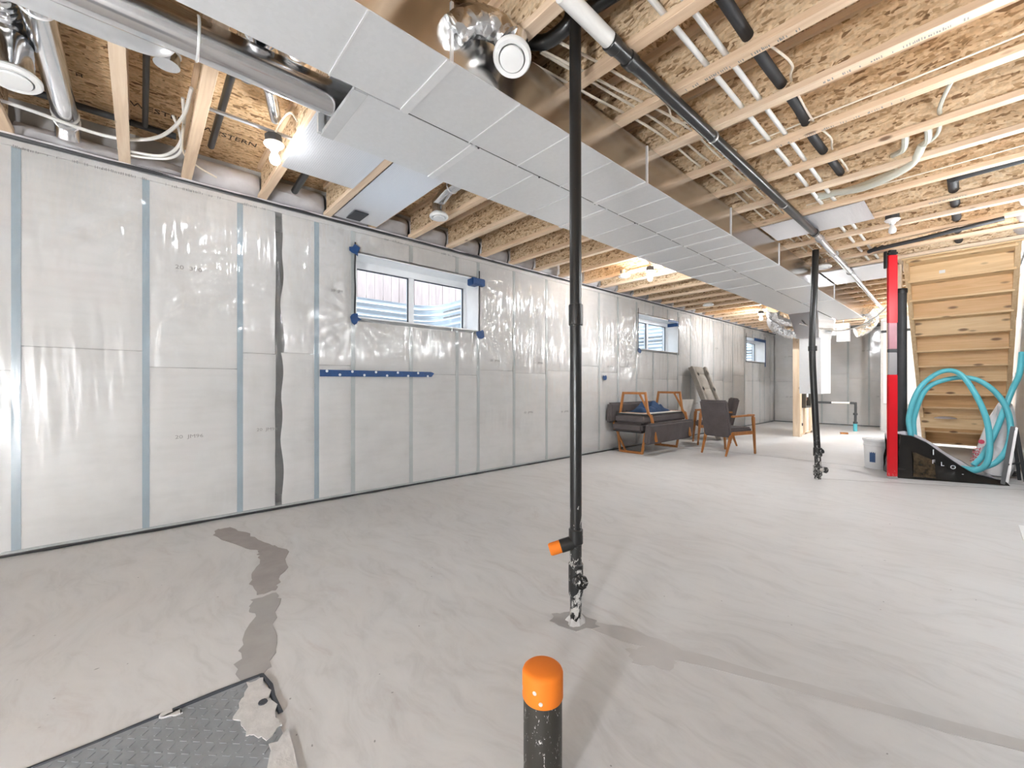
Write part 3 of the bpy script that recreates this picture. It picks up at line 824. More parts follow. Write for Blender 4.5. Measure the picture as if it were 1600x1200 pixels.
# ------------------------------------------------------------------ windows, wells, fence
def window(idx, y0, y1, well_label):
    o = MB()
    fw = 0.055
    o.box(GX - 0.05, GX + 0.03, y0, y1, WZ0, WZ0 + fw).box(GX - 0.05, GX + 0.03, y0, y1, WZ1 - fw - 0.03, WZ1)
    o.box(GX - 0.05, GX + 0.03, y0, y0 + fw, WZ0 + fw, WZ1 - fw - 0.03).box(GX - 0.05, GX + 0.03, y1 - fw, y1, WZ0 + fw, WZ1 - fw - 0.03)
    root = o.build('window_%d' % idx, M['vinyl'], bevel=0.004)
    tag(root, kind='structure')
    ym = (y0 + y1) / 2 - 0.02
    MB().box(GX - 0.045, GX + 0.02, ym - 0.035, ym + 0.035, WZ0 + fw, WZ1 - fw - 0.03).build('meeting_rail', M['vinyl'], root, bevel=0.004)
    # dark glazing gaskets
    g = MB()
    for a, b in ((y0 + fw, ym - 0.035), (ym + 0.035, y1 - fw)):
        za, zb = WZ0 + fw, WZ1 - fw - 0.03
        MB().box(GX - 0.012, GX - 0.006, a, b, za, zb).build('pane', M['glass'], root)
        h = MB()
        h.box(GX - 0.002, GX + 0.014, a, b, zb - 0.010, zb).box(GX - 0.002, GX + 0.014, b - 0.012, b, za, zb - 0.010)
        h.build('gasket', M['gasket'], root)
    # liner boards around the opening
    for nm, bx in (('head_liner', (GX + 0.03, WX + 0.004, y0, y1, WZ1 - 0.012, WZ1)), ('sill_liner', (GX + 0.03, WX + 0.004, y0, y1, WZ0, WZ0 + 0.012)),
                   ('jamb_liner', (GX + 0.03, WX + 0.004, y0, y0 + 0.012, WZ0 + 0.012, WZ1 - 0.012)), ('jamb_liner', (GX + 0.03, WX + 0.004, y1 - 0.012, y1, WZ0 + 0.012, WZ1 - 0.012))):
        MB().box(*bx).build(nm, M['vinyl'], root)
    for yy in (y0 - 0.006, y1 + 0.006):
        pts = [(WX + 0.008, yy + 0.006 * nz(z * 6, yy), z) for z in [WZ0 - 0.04 + (WZ1 - WZ0 + 0.14) * i / 14 for i in range(15)]]
        MB().tube(pts, 0.008 if idx == 1 else 0.005, 6).build('sealant_bead', M['sealant'], root, fix=False)
    # corrugated steel window well in the ground outside
    yc, hw, pj = (y0 + y1) / 2, (y1 - y0) / 2 + 0.16, 1.0
    top = 2.30 if idx == 1 else 2.62
    zb = 1.45
    pth = []
    rc = 0.35
    x0 = -4.53
    pth.append((x0, yc - hw)); 
    for i in range(7):
        a = math.pi + (-math.pi / 2) * i / 6
        pth.append((x0 - pj + rc + rc * math.cos(a), yc - hw + rc - rc * math.sin(a) - 0.0)) if False else None
    pth = [(x0, yc - hw)] + [(x0 - (pj - rc) - rc * math.sin(t), yc - hw + rc - rc * math.cos(t)) for t in [math.pi / 2 * i / 8 for i in range(9)]]
    pth += [(x0 - (pj - rc) - rc * math.cos(t), yc + hw - rc + rc * math.sin(t)) for t in [math.pi / 2 * i / 8 for i in range(9)]] + [(x0, yc + hw)]
    cx, cy = x0, yc
    nzv = int((top - zb) / 0.0085)
    def fn(u, v):
        f = u * (len(pth) - 1); i = min(int(f), len(pth) - 2); t = f - i
        x = pth[i][0] * (1 - t) + pth[i + 1][0] * t; y = pth[i][1] * (1 - t) + pth[i + 1][1] * t
        z = zb + v * (top - zb)
        off = 0.020 * math.sin(2 * math.pi * z / 0.085)
        d = Vector((cx - x, cy - y, 0)).normalized()
        return (x + d.x * off, y + d.y * off, z)
    wl = MB().grid(fn, len(pth) - 1, nzv).build('window_well', M['corr'], smooth=True, fix=False)
    tag(wl, well_label, 'window well', 'corrugated window wells')
    gr = MB().box(x0 - pj, x0, yc - hw, yc + hw, zb - 0.05, zb).build('gravel_bed', M['gravel'], wl)
    return root

window(1, *WIN[0], 'corrugated galvanised steel well outside the wide window above the long tape strip')
window(2, *WIN[1], 'corrugated galvanised steel well outside the window above the loveseats')
window(3, *WIN[2], 'corrugated galvanised steel well outside the small far window beside the wall corner')
gnd = MB()
gnd.box(-12, -5.55, -4, 17, 2.05, 2.2)
ye = [-4] + [c for (a, b) in WIN for c in (a - 0.17, b + 0.17)] + [17]
for a, b in zip(ye[::2], ye[1::2]): gnd.box(-5.55, -4.53, a, b, 2.05, 2.2)
gnd = gnd.build('ground_outside', M['gravel']); tag(gnd, kind='structure')
fe = thing('board_fence', 'weathered pinkish grey board fence seen through the nearest window', 'fence', (-6.6, 2.5, 2.2))
pm = MB().box(-6.62, -6.60, 0, 0.138, 2.2, 4.0)
for i in range(44):
    y = -0.6 + 0.145 * i
    MB().box(-6.615 + 0.006 * (i % 2), -6.595 + 0.006 * (i % 2), y, y + 0.138, 2.2, 4.0).build('fence_board', M['fence'], fe)
MB().box(-6.66, -6.62, -0.6, 5.8, 2.5, 2.59).build('fence_rail', M['fence'], fe)

# blue tape
tp = thing('tape_strip', 'long blue tape strip with white printed dots stuck on the plastic below the nearest window', 'tape', (WX + 0.012, 1.27, 1.22))
pts = [(WX + 0.012, 1.265, 1.192), (WX + 0.012, 1.265, 1.258), (WX + 0.012, 2.47, 1.262), (WX + 0.012, 2.512, 1.247), (WX + 0.012, 2.478, 1.205)]
MB().prism(pts, (0.001, 0, 0)).build('tape_backing', M['blue'], tp)
for i in range(10):
    y = 1.33 + i * 0.122
    MB().lathe([(0.0, 0), (0.013, 0), (0.013, 0.0008), (0, 0.0008)], (WX + 0.0131, y, 1.246 if i % 2 == 0 else 1.212), (1, 0, 0), 10).build('printed_dot', M['whitedot'], tp)
def tape_patch(y, z, sz, label, seed):
    rng = random.Random(seed); pts = []
    for i in range(11):
        a = 2 * math.pi * i / 11; r = sz * rng.uniform(0.55, 1.15)
        pts.append((WX + 0.016 + rng.uniform(-0.003, 0.006), y + r * math.cos(a), z + r * math.sin(a)))
    o = MB().prism(pts, (0.002, 0, 0)).build('tape_patch', M['blue'])
    tag(o, label, 'tape', 'blue tape patches')
tape_patch(1.60, 2.465, 0.06, 'crumpled blue tape at upper near corner of the nearest window', 1)
tape_patch(1.60, 1.775, 0.058, 'blue tape diamond at lower near corner of the nearest window', 2)
tape_patch(3.185, 1.755, 0.07, 'crumpled blue tape at lower far corner of the nearest window', 3)
o = MB().obox((WX - 0.02, 3.14, 2.40), (1, 0, 0), (0, 1, 0), (0, 0, 1), 0.06, 0.10, 0.045).build('tape_patch', M['blue'], bevel=0.01)
tag(o, 'blue tape flap wrapped over upper far corner of the nearest window', 'tape', 'blue tape patches')
tape_patch(5.80, 1.235, 0.055, 'small lone blue tape square on the plastic left of the second window', 5)
tape_patch(6.88, 1.76, 0.06, 'dark blue tape at lower near corner of the second window', 6)
o = MB().box(GX + 0.05, WX + 0.008, 8.39, 8.415, WZ1 - 0.09, WZ1 - 0.02).box(WX - 0.002, WX + 0.010, 8.0, 8.43, WZ1 - 0.03, WZ1 + 0.01).build('tape_patch', M['blue'])
tag(o, 'blue tape run along the head of the second window', 'tape', 'blue tape patches')
o = MB().box(WX, WX + 0.01, 12.95, 13.9, WZ1 - 0.06, WZ1 + 0.02).box(WX, WX + 0.01, 13.84, 13.90, WZ0 - 0.12, WZ1 - 0.06).build('tape_patch', M['blue'])
tag(o, 'blue tape edging on the far window nearest the wall corner', 'tape', 'blue tape patches')

# ------------------------------------------------------------------ main ducts
DZ = 2.48
def trunk(name, label, x0, x1, ys, zt, cleats, beads, fine_from=None):
    t = thing(name, label, 'duct', ((x0 + x1) / 2, ys[0], DZ))
    for a, b in zip(ys[:-1], ys[1:]):
        mb = MB()
        mb.mi = 0; mb.box(x0, x1, a, b, DZ, zt)
        sec = mb.build('duct_section', M['galv_side'], t)
        # bottom skin with stiffening beads
        y = a
        step = 0.30
        k = 1
        bm2 = MB().box(x0 + 0.001, x1 - 0.001, a, b, DZ - 0.003, DZ)
        bm2.build('bottom_skin', M['galv'], sec)
    for y in cleats:
        mb = MB()
        mb.box(x0, x1, y - 0.022, y + 0.022, DZ - 0.010, DZ - 0.003)
        mb.box(x1, x1 + 0.007, y - 0.006, y + 0.006, DZ - 0.008, zt)
        mb.box(x0 - 0.007, x0, y - 0.006, y + 0.006, DZ - 0.008, zt)
        mb.build('drive_cleat', M['cleat'], t)
    for y in beads:
        MB().box(x0, x1, y - 0.0035, y + 0.0035, DZ - 0.008, DZ - 0.003).build('stiffening_bead', M['cleat'], t)
    return t
XR, XC, XL = -1.475, -1.905, -2.385
trunk('trunk_duct', 'long galvanised trunk duct with a shiny side reflecting the joists, beside black stacks', XC + 0.004, XR, [-2.6, -1.4, -0.2, 0.98, 2.55, 4.0, 5.4, 6.8, 8.2, 9.6, 10.85], JB - 0.004,
      [-1.4, -0.2, 0.98, 2.55, 4.0, 5.4, 6.8, 8.2], [0.62, 1.38, 1.75, 2.15, 2.85, 3.15, 3.45, 3.72, 4.3, 4.65, 5.0])
trunk('trunk_duct', 'wide galvanised trunk duct with an open near end fed by a round pipe', XL, XC - 0.004, [0.96, 1.42, 2.7, 3.95, 5.2, 6.5, 7.9, 9.25], JB - 0.004,
      [1.42, 2.7, 3.95, 5.2], [1.9, 2.3, 3.1, 3.5, 4.35, 4.8, 5.7, 6.2])
tr2 = [o for o in bpy.data.objects if o.name.startswith('trunk_duct')][-1]
# open, dark collar at the near end
oc = MB().box(XL, XC - 0.004, 0.74, 0.96, DZ - 0.003, DZ).box(XL, XL + 0.003, 0.74, 0.96, DZ, JB - 0.004).box(XC - 0.007, XC - 0.004, 0.74, 0.96, DZ, JB - 0.004).box(XL, XC - 0.004, 0.74, 0.96, JB - 0.007, JB - 0.004)
oc.build('open_collar', M['galv'], tr2)
MB().box(XL - 0.002, XL + 0.022, 0.715, 0.745, DZ, JB - 0.004).box(XL, XC - 0.004, 0.735, 0.742, DZ - 0.002, DZ + 0.015).build('end_flange', M['sealtape'], tr2)
MB().box(XL - 0.002, XC - 0.006, 0.735, 0.80, DZ - 0.007, DZ - 0.003).build('seam_tape', M['sealtape'], tr2)
# pop rivets / screws along the joint between the trunks
for y in (1.45, 1.95, 2.55, 3.1, 4.6, 5.3, 6.4, 7.1):
    MB().lathe([(0.0, 0), (0.006, 0), (0.006, -0.006), (0.0, -0.008)], (XC, y, DZ - 0.003), (0, 0, 1), 8).build('screw', M['boxgrey'], tr2)

# round pipe feeding the open end
def ring(mb, c_, ax, r, w=0.006):
    mb.lathe([(r, -w), (r + 0.005, -w / 2), (r + 0.005, w / 2), (r, w)], c_, ax, 24)
rd = thing('round_duct', 'fat galvanised round duct running into the open end of the wide trunk', 'duct', (-2.2, 0.2, 2.53))
MB().tube([(-2.2, y, 2.575) for y in (-2.6, -1.5, -0.4, 0.18, 0.959)], 0.082, 28).build('pipe', M['galv_round'], rd, smooth=True)
for y in (-1.2, 0.18):
    mb = MB(); ring(mb, (-2.2, y, 2.575), (0, 1, 0), 0.082); mb.build('crimp_seam', M['cleat'], rd, smooth=True)

def branch(name, label, pts, r, rings=(), mat='galv_round', n=20):
    t = thing(name, label, 'duct', pts[0])
    MB().tube(pts, r, n).build('pipe', M[mat], t, smooth=True)
    for q, ax in rings:
        mb = MB(); ring(mb, q, ax, r); mb.build('crimp_seam', M['cleat'], t, smooth=True)
    return t
branch('branch_duct', 'bright galvanised branch pipe with an elbow, between joists at the far left', spline([(-2.55, -0.36, 2.87), (-3.2, -0.36, 2.87), (-3.85, -0.36, 2.86), (-4.0, -0.36, 2.84), (-4.06, -0.36, 2.76)], 6), 0.062,
       [((-3.90, -0.36, 2.855), (1, 0, -.1)), ((-3.97, -0.36, 2.845), (1, 0, -.3)), ((-2.9, -0.36, 2.87), (1, 0, 0))])
branch('branch_duct', 'short galvanised stub pipe hanging beside the grey flex elbow', [(-2.75, 0.10, 2.93), (-2.75, 0.10, 2.74)], 0.055, [((-2.75, 0.10, 2.80), (0, 0, 1))])
branch('branch_duct', 'galvanised elbow pipe crossing above the fat round duct', spline([(-2.36, 0.41, 2.98), (-2.36, 0.41, 2.82), (-2.30, 0.41, 2.74), (-2.0, 0.41, 2.70), (-1.92, 0.41, 2.69)], 6), 0.062, [((-2.36, 0.41, 2.84), (0, 0, 1)), ((-2.2, 0.41, 2.725), (1, 0, 0))])
branch('branch_duct', 'foil wrapped flexible branch pipe next to the round duct by the trunk', spline([(-1.92, 0.58, 2.80), (-2.15, 0.58, 2.82), (-2.35, 0.60, 2.86), (-2.5, 0.62, 2.95)], 6), 0.075, mat='foil')
branch('branch_duct', 'row of small silver pipe ends under the round duct, nearest the lamp', spline([(-2.62, 0.52, 2.98), (-2.62, 0.53, 2.82), (-2.60, 0.54, 2.76)], 4), 0.045)
branch('branch_duct', 'small silver pipe end farther from the lamp under the round duct', spline([(-2.60, 0.42, 2.98), (-2.60, 0.42, 2.82), (-2.58, 0.43, 2.75)], 4), 0.045)
branch('branch_duct', 'slim silver pipe lying between joists just above the lit lamp', [(-2.45, 0.46, 2.84), (-3.05, 0.66, 2.85)], 0.035)
fe2 = branch('flex_elbow', 'pale grey insulated elbow at the upper left beside the round duct', spline([(-2.45, -0.55, 2.66), (-2.5, -0.25, 2.68), (-2.56, -0.02, 2.72), (-2.62, 0.06, 2.78), (-2.72, 0.06, 2.90)], 6), 0.075, mat='sealtape')

# diffusers
def diffuser(x, y, z, r, label, axis=(0, 0, -1), collar=0.1, colr=None):
    t = thing('round_diffuser', label, 'air vent', (x, y, z), 'white round air diffusers')
    ax = Vector(axis).normalized()
    MB().lathe([(r * 0.55, -0.035), (r * 0.80, -0.032), (r * 1.0, -0.012), (r * 1.0, 0.0), (r * 0.92, 0.010), (r * 0.70, 0.006), (r * 0.66, -0.012), (r * 0.55, -0.02)], (x, y, z), ax, 32).build('rim', M['white'], t, smooth=True)
    MB().lathe([(0.0, 0.0), (r * 0.60, 0.0), (r * 0.635, 0.006), (r * 0.62, 0.014), (0.0, 0.018)], (x, y, z), ax, 32).build('disc', M['white'], t, smooth=True)
    cr = colr or r * 0.72
    prof = []
    for i in range(9):
        h = -0.03 - collar * i / 8
        prof.append((cr * (1 + 0.03 * (i % 2)), h))
    MB().lathe(prof, (x, y, z), ax, 24).build('collar', M['galv_round'], t, smooth=True)
    return t
diffuser(-3.20, -0.47, 2.635, 0.100, 'white round air diffuser on a silver collar at the far left', (0.12, 0.05, -1), 0.18)
diffuser(-1.365, 1.225, 2.555, 0.085, 'white round air diffuser on foil flex beside the trunk and the tall black stack', (0.25, -0.35, -1), 0.10)
diffuser(-3.23, 2.01, 2.63, 0.085, 'white round air diffuser on a silver boot between joists near the first window', (0, 0, -1), 0.12, 0.06)
diffuser(-3.40, 5.25, 2.70, 0.085, 'white round air diffuser beside the second lit lamp', (0, 0, -1), 0.06)
diffuser(-3.50, 8.35, 2.70, 0.10, 'white round air diffuser deep in the room between the two far lit lamps', (0, 0, -1), 0.06)
diffuser(-1.34, 6.72, 2.67, 0.105, 'white round air diffuser under the joists behind the second black stack', (0, 0, -1), 0.08)
branch('branch_duct', 'silver boot pipe above the diffuser near the first window', [(-2.42, 2.0, 2.82), (-3.05, 2.0, 2.82), (-3.23, 2.0, 2.76)], 0.055, [((-3.0, 2.0, 2.82), (1, 0, 0))])
branch('branch_duct', 'crumpled foil flex feeding the diffuser beside the tall black stack', spline([(-1.47, 0.98, 2.60), (-1.43, 1.05, 2.66), (-1.40, 1.17, 2.68), (-1.38, 1.21, 2.64)], 5), 0.06, mat='foil')
branch('branch_duct', 'silver flex rising from the diffuser at the far left', spline([(-3.24, -0.49, 2.80), (-3.25, -0.50, 2.88), (-3.1, -0.5, 2.93), (-2.6, -0.5, 2.93)], 5), 0.075, mat='foil')

# reflective panning under joist bays
def panning(x0, x1, y0, y1, label, fold=False):
    def fn(u, v):
        x = x0 + u * (x1 - x0); y = y0 + v * (y1 - y0)
        return (x, y, JB - 0.006 - 0.006 * abs(nz(x * 3, y * 3)))
    mb = MB().grid(fn, 14, 10)
    mb.grid(lambda u, v: (x0 + u * (x1 - x0), y0 + v * (y1 - y0), JB - 0.002), 1, 1)
    t = mb.build('panning_sheet', M['panning'], fix=False)
    tag(t, label, 'foil sheet', 'reflective sheets under joist bays')
    return t
panning(-2.42, -3.41, 0.775, 1.30, 'silver reflective sheet stapled under joists next to the lit lamp')
panning(-2.40, -4.06, 1.37, 1.79, 'silver reflective sheet stretching from the wide trunk to the window wall')
pr = panning(-1.46, -0.64, 4.72, 5.30, 'short silver reflective sheet crossed by the black drain pipe')
panning(-1.46, -0.74, 7.26, 8.30, 'large silver reflective sheet beyond the second black stack')
MB().box(-4.02, -3.80, 1.47, 1.60, JB - 0.016, JB - 0.010).build('vent_slot', M['gasket'], [o for o in bpy.data.objects if o.name.startswith('panning_sheet')][1])

POWER = dict(bulb_on=0.041 * BULB, bulb_mid=0.082 * BULB, bulb_bright=0.107 * BULB, bulb_near=0.0185 * BULB, bulb_flood=0.225 * BULB, globe_on=0.32 * ADDED_GLOBE, globe_near=0.44 * ADDED_GLOBE)  # globe, mid and flood powers serve only the added unseen lamps
M['bulb_glow'].cycles.emission_sampling = 'NONE'
def glow(parent, c, r, kind):
    """the light of a lit bulb, a sphere just around its glass"""
    ld = bpy.data.lights.new('bulb_light', 'POINT')
    ld.energy = POWER[kind] * (13.0 if kind.startswith('globe') else 6.0); ld.shadow_soft_size = r; ld.color = (0.945, 0.973, 1.0)
    lo = bpy.data.objects.new('bulb_light', ld); COL.objects.link(lo)
    lo.parent = parent; lo.matrix_parent_inverse = WM[parent.name].inverted(); lo.location = c
# ------------------------------------------------------------------ lamps (bare bulbs on ceiling boxes, then unseen added lights)
def lamp(x, y, z, label, lit='bulb_on', tilt=(0, 0, -1), boxmat='boxgrey'):
    t = thing('lampholder', label, 'lamp', (x, y, z), 'bare bulbs on the joists')
    ax = Vector(tilt).normalized()
    MB().lathe([(0.0, -0.055), (0.045, -0.055), (0.052, -0.05), (0.052, 0.0), (0.0, 0.0)], (x, y, z), ax, 8).build('ceiling_box', M[boxmat], t)
    MB().lathe([(0.0, 0.0), (0.058, 0.0), (0.060, 0.006), (0.050, 0.018), (0.026, 0.028), (0.024, 0.045), (0.0, 0.045)], (x, y, z), ax, 24).build('socket', M['porcelain'], t, smooth=True)
    ya = max(q for q in JY if q < y); yb = min(q for q in JY if q > y)
    MB().box(x - 0.012, x + 0.012, ya + 0.006, yb - 0.006, JB + 0.040, JB + 0.052).box(x - 0.010, x + 0.010, y - 0.010, y + 0.010, min(z + 0.04, JB + 0.03), JB + 0.045).build('hanger_bar', M['hanger'], t)
    o = Vector((x, y, z)) + ax * 0.045
    MB().lathe([(0.013, 0.0), (0.015, 0.012), (0.022, 0.03), (0.029, 0.048), (0.031, 0.062), (0.028, 0.078), (0.018, 0.089), (0.0, 0.094)], o, ax, 20).build('bulb', M['bulb_off' if lit == 'bulb_off' else 'bulb_glow'], t, smooth=True)
    if lit != 'bulb_off': glow(t, o + ax * 0.058, 0.036, lit)
    return t
lamp(-3.08, 0.655, 2.70, 'lit bare bulb on a dark box nearest the camera beside the silver sheet', 'bulb_near', (0.05, 0.05, -1))
lamp(-2.92, 5.13, 2.66, 'lit bare bulb on the ceiling between the first and second windows', 'bulb_bright')
lamp(-2.98, 9.70, 2.62, 'lit bare bulb farthest away beside the flexible ducts', 'bulb_bright')
lamp(-0.525, 5.42, 2.715, 'bare white bulb on a dark box in front of the stairs', 'bulb_off')
def added_globe(x, y, h, label, globe='globe_on'):  # unseen globe on a stand, added behind the camera to fill the room
    t = thing('added_globe', label, 'lamp', (x, y, 0), 'unseen fill globes added on stands behind the camera')
    MB().tube([(x, y, 0.15), (x, y, h - 0.13)], 0.014, 10).build('pole', M['boxgrey'], t, smooth=True)
    for k in range(3):
        a_ = 2.1 * k + 0.4
        MB().tube([(x, y, 0.30), (x + 0.24 * math.cos(a_), y + 0.24 * math.sin(a_), 0.012)], 0.011, 8).build('leg', M['boxgrey'], t, smooth=True)
    MB().lathe([(0.0, -0.15), (0.03, -0.15), (0.034, -0.09), (0.0, -0.085)], (x, y, h), (0, 0, 1), 16).build('socket', M['boxgrey'], t, smooth=True)
    MB().lathe([(0.09 * math.sin(math.pi * i / 14), -0.09 * math.cos(math.pi * i / 14)) for i in range(15)], (x, y, h), (0, 0, 1), 24).build('globe', M['bulb_glow'], t, smooth=True)
    glow(t, (x, y, h), 0.093, globe)
def added_pendant(x, y, z, label, lit):  # unseen bulb on a cord, added to brighten the stairs and far room
    t = thing('added_pendant_bulb', label, 'lamp', (x, y, z), 'unseen fill bulbs added on cords')
    MB().tube([(x, y, JB + 0.1), (x, y, z)], 0.004, 8).build('cord', M['boxgrey'], t)
    MB().lathe([(0.0, 0.0), (0.02, 0.0), (0.022, -0.05), (0.0, -0.055)], (x, y, z), (0, 0, 1), 16).build('socket', M['boxgrey'], t, smooth=True)
    MB().lathe([(0.013, -0.05), (0.022, -0.075), (0.031, -0.11), (0.028, -0.13), (0.018, -0.14), (0.0, -0.145)], (x, y, z), (0, 0, 1), 20).build('bulb', M['bulb_glow'], t, smooth=True)
    glow(t, (x, y, z - 0.113), 0.036, lit)
added_pendant(0.29, 2.90, 2.15, 'added fill bulb hanging out of frame by the right wall', 'bulb_on')
added_pendant(0.31, 4.45, 2.15, 'added fill bulb hanging out of frame above the board offcut', 'bulb_on')
added_pendant(0.365, 6.05, 2.25, 'added fill bulb hanging out of frame between the stand and the board offcut', 'bulb_mid')
added_pendant(-0.52, 11.3, 2.35, 'added fill bulb hanging hidden behind the stairs', 'bulb_flood')
added_globe(0.05, -1.75, 0.78, 'added fill globe on a short stand just behind the camera', 'globe_near')
added_globe(-0.9, -5.3, 1.3, 'added fill globe on a stand far behind the camera')
lamp(-2.1, 11.6, 2.67, 'added fill bulb hidden behind the trunk ducts at the far end', 'bulb_bright')  # unseen ceiling bulb, added to lift the far wall and floor

# ------------------------------------------------------------------ drain pipes
def coupling(mb, p, ax, r, h):
    mb.lathe([(r * 0.9, -h), (r, -h + 0.004), (r, h - 0.004), (r * 0.9, h)], p, ax, 20)
st = thing('drain_stack', 'tall black drain stack with orange capped branch in the middle foreground', 'pipe', (-1.24, 1.514, 0))
px, py = -1.244, 1.518
MB().tube([(px, py, 0.0), (px, py, 1.2), (px - 0.003, py, 2.2), (px - 0.004, py, 3.0)], 0.0275, 22).build('pipe', M['abs'], st, smooth=True)
mb = MB(); coupling(mb, (px, py, 1.435), (0, 0, 1), 0.0335, 0.05); mb.build('coupling', M['abs_plain'], st, smooth=True)
mb = MB(); coupling(mb, (px, py, 0.40), (0, 0, 1), 0.0335, 0.035); mb.build('coupling', M['abs'], st, smooth=True)
mb = MB(); coupling(mb, (px, py, 0.20), (0, 0, 1), 0.0345, 0.075); mb.build('cleanout_tee', M['abs'], st, smooth=True)
# wye branch pointing towards the lower left of the view
bd = Vector((-0.62, -0.72, -0.30)).normalized()
b0 = Vector((px, py, 0.375))
MB().tube([b0 + bd * 0.0, b0 + bd * 0.075], 0.031, 20).build('branch', M['abs_plain'], st, smooth=True)
cpn = MB().lathe([(0.0, 0.130), (0.024, 0.130), (0.0285, 0.124), (0.0295, 0.115), (0.0295, 0.072), (0.0, 0.072)], b0, bd, 24).build('branch_cap', M['orange'], st, smooth=True)
cd2 = Vector((0.85, -0.35, 0.0)).normalized()
c0 = Vector((px, py, 0.205))
MB().tube([c0, c0 + cd2 * 0.05], 0.030, 20).build('cleanout_hub', M['abs'], st, smooth=True)
pl_ = MB().lathe([(0.0, 0.066), (0.018, 0.066), (0.020, 0.062), (0.0315, 0.062), (0.034, 0.056), (0.034, 0.045), (0.0, 0.045)], c0, cd2, 8)
pl_.build('cleanout_plug', M['abs'], st)
MB().lathe([(0.0, 0.08), (0.010, 0.08), (0.011, 0.064), (0, 0.064)], c0, cd2, 4).build('plug_nut', M['abs'], st)
rng = random.Random(3)
gp = []
for i in range(18):
    a = 2 * math.pi * i / 18
    gp.append((px + (0.045 + rng.uniform(-0.01, 0.015)) * math.cos(a), py + (0.045 + rng.uniform(-0.01, 0.015)) * math.sin(a)))
mb = MB(); n_ = len(gp)
mb.add([(x, y, 0.0) for x, y in gp] + [(px + (x - px) * 0.63, py + (y - py) * 0.63, 0.022 + 0.01 * math.sin(i * 2.3)) for i, (x, y) in enumerate(gp)], [(i, (i + 1) % n_, n_ + (i + 1) % n_, n_ + i) for i in range(n_)])
mb.build('concrete_collar', M['plaster'], st, smooth=True, fix=False)

s2 = thing('drain_stack', 'slim black drain stack farther back under the long drain pipe', 'pipe', (-1.23, 5.98, 0))
qx, qy = -1.235, 5.985
MB().tube(spline([(qx, qy, 0), (qx, qy, 0.25), (qx - 0.03, qy, 0.9), (qx - 0.055, qy, 1.6), (qx - 0.03, qy, 2.3), (qx - 0.02, qy, 2.72)], 5), 0.034, 16).build('pipe', M['abs'], s2, smooth=True)
for z, h in ((0.32, 0.05), (0.10, 0.06), (1.55, 0.03)):
    mb = MB(); coupling(mb, (qx - (0.05 if z > 1 else 0.0), qy, z), (0, 0, 1), 0.045, h); mb.build('coupling', M['abs'], s2, smooth=True)
MB().tube([(qx, qy, 0.12), (qx + 0.07, qy - 0.03, 0.12)], 0.032, 14).build('cleanout_hub', M['abs'], s2, smooth=True)
MB().lathe([(0.0, 0.10), (0.036, 0.10), (0.036, 0.07), (0.0, 0.07)], (qx, qy, 0.12), (0.92, -0.39, 0), 8).build('cleanout_plug', M['abs'], s2)
MB().tube([(qx, qy, 0.32), (qx + 0.055, qy - 0.02, 0.335)], 0.026, 14).build('branch', M['abs'], s2, smooth=True)

hp = thing('drain_pipe', 'long black drain pipe hung under the joists, turning grey farther back', 'pipe', (-1.12, 1.6, 2.69))
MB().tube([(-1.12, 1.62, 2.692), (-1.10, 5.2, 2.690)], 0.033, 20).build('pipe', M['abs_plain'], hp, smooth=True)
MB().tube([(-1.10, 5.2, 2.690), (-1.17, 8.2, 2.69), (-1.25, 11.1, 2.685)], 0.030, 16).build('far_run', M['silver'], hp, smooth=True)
MB().tube([(-1.12, 1.28, 2.705), (-1.12, 1.62, 2.695)], 0.036, 20).build('white_transition', M['tube_white'], hp, smooth=True)
for y in (1.63, 1.78, 5.2, 5.45, 7.4):
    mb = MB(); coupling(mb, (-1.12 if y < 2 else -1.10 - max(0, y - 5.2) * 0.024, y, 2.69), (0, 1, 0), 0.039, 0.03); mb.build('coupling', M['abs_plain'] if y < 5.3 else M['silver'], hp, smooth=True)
for y in (2.715, 4.18, 6.22):
    mb = MB(); mb.lathe([(0.0345, -0.009), (0.0365, -0.009), (0.0365, 0.009), (0.0345, 0.009)], (-1.11, y, 2.69), (0, 1, 0), 20); mb.build('hanger_strap', M['hanger'], hp)
tpz = thing('drain_trap', 'black drain trap and elbow between the joists behind the tall stack', 'pipe', (-1.3, 1.45, 2.85))
MB().tube(spline([(-1.62, 1.38, 2.90), (-1.52, 1.42, 2.84), (-1.42, 1.48, 2.80), (-1.33, 1.50, 2.80), (-1.27, 1.51, 2.83), (-1.26, 1.515, 2.92)], 6), 0.034, 16).build('pipe', M['abs_plain'], tpz, smooth=True)
MB().tube([(-1.24, 1.55, 2.86), (-0.95, 1.62, 2.88)], 0.034, 16).build('arm', M['abs_plain'], tpz, smooth=True)

sb = thing('pipe_stub', 'short black floor pipe stub with a large orange cap in the near foreground', 'pipe', (-0.785, 0.817, 0))
MB().tube([(-0.785, 0.817, 0), (-0.785, 0.817, 0.30)], 0.0525, 36).build('pipe', M['abs_heavy'], sb, smooth=True)
MB().lathe([(0.0, 0.339), (0.040, 0.3385), (0.048, 0.336), (0.0530, 0.3315), (0.0555, 0.325), (0.0555, 0.262), (0.0535, 0.258), (0.0, 0.258)], (-0.785, 0.817, 0), (0, 0, 1), 40).build('cap', M['orange'], sb, smooth=True)
for (a, z) in ((-2.2, 0.285), (-1.2, 0.30), (-0.9, 0.275)):
    MB().lathe([(0.0, 0.0), (0.006, 0.0), (0.004, 0.0015), (0.0, 0.002)], (-0.785 + 0.0555 * math.cos(a), 0.817 + 0.0555 * math.sin(a), z), (math.cos(a), math.sin(a), 0), 7).build('paint_drip', M['plaster'], sb)

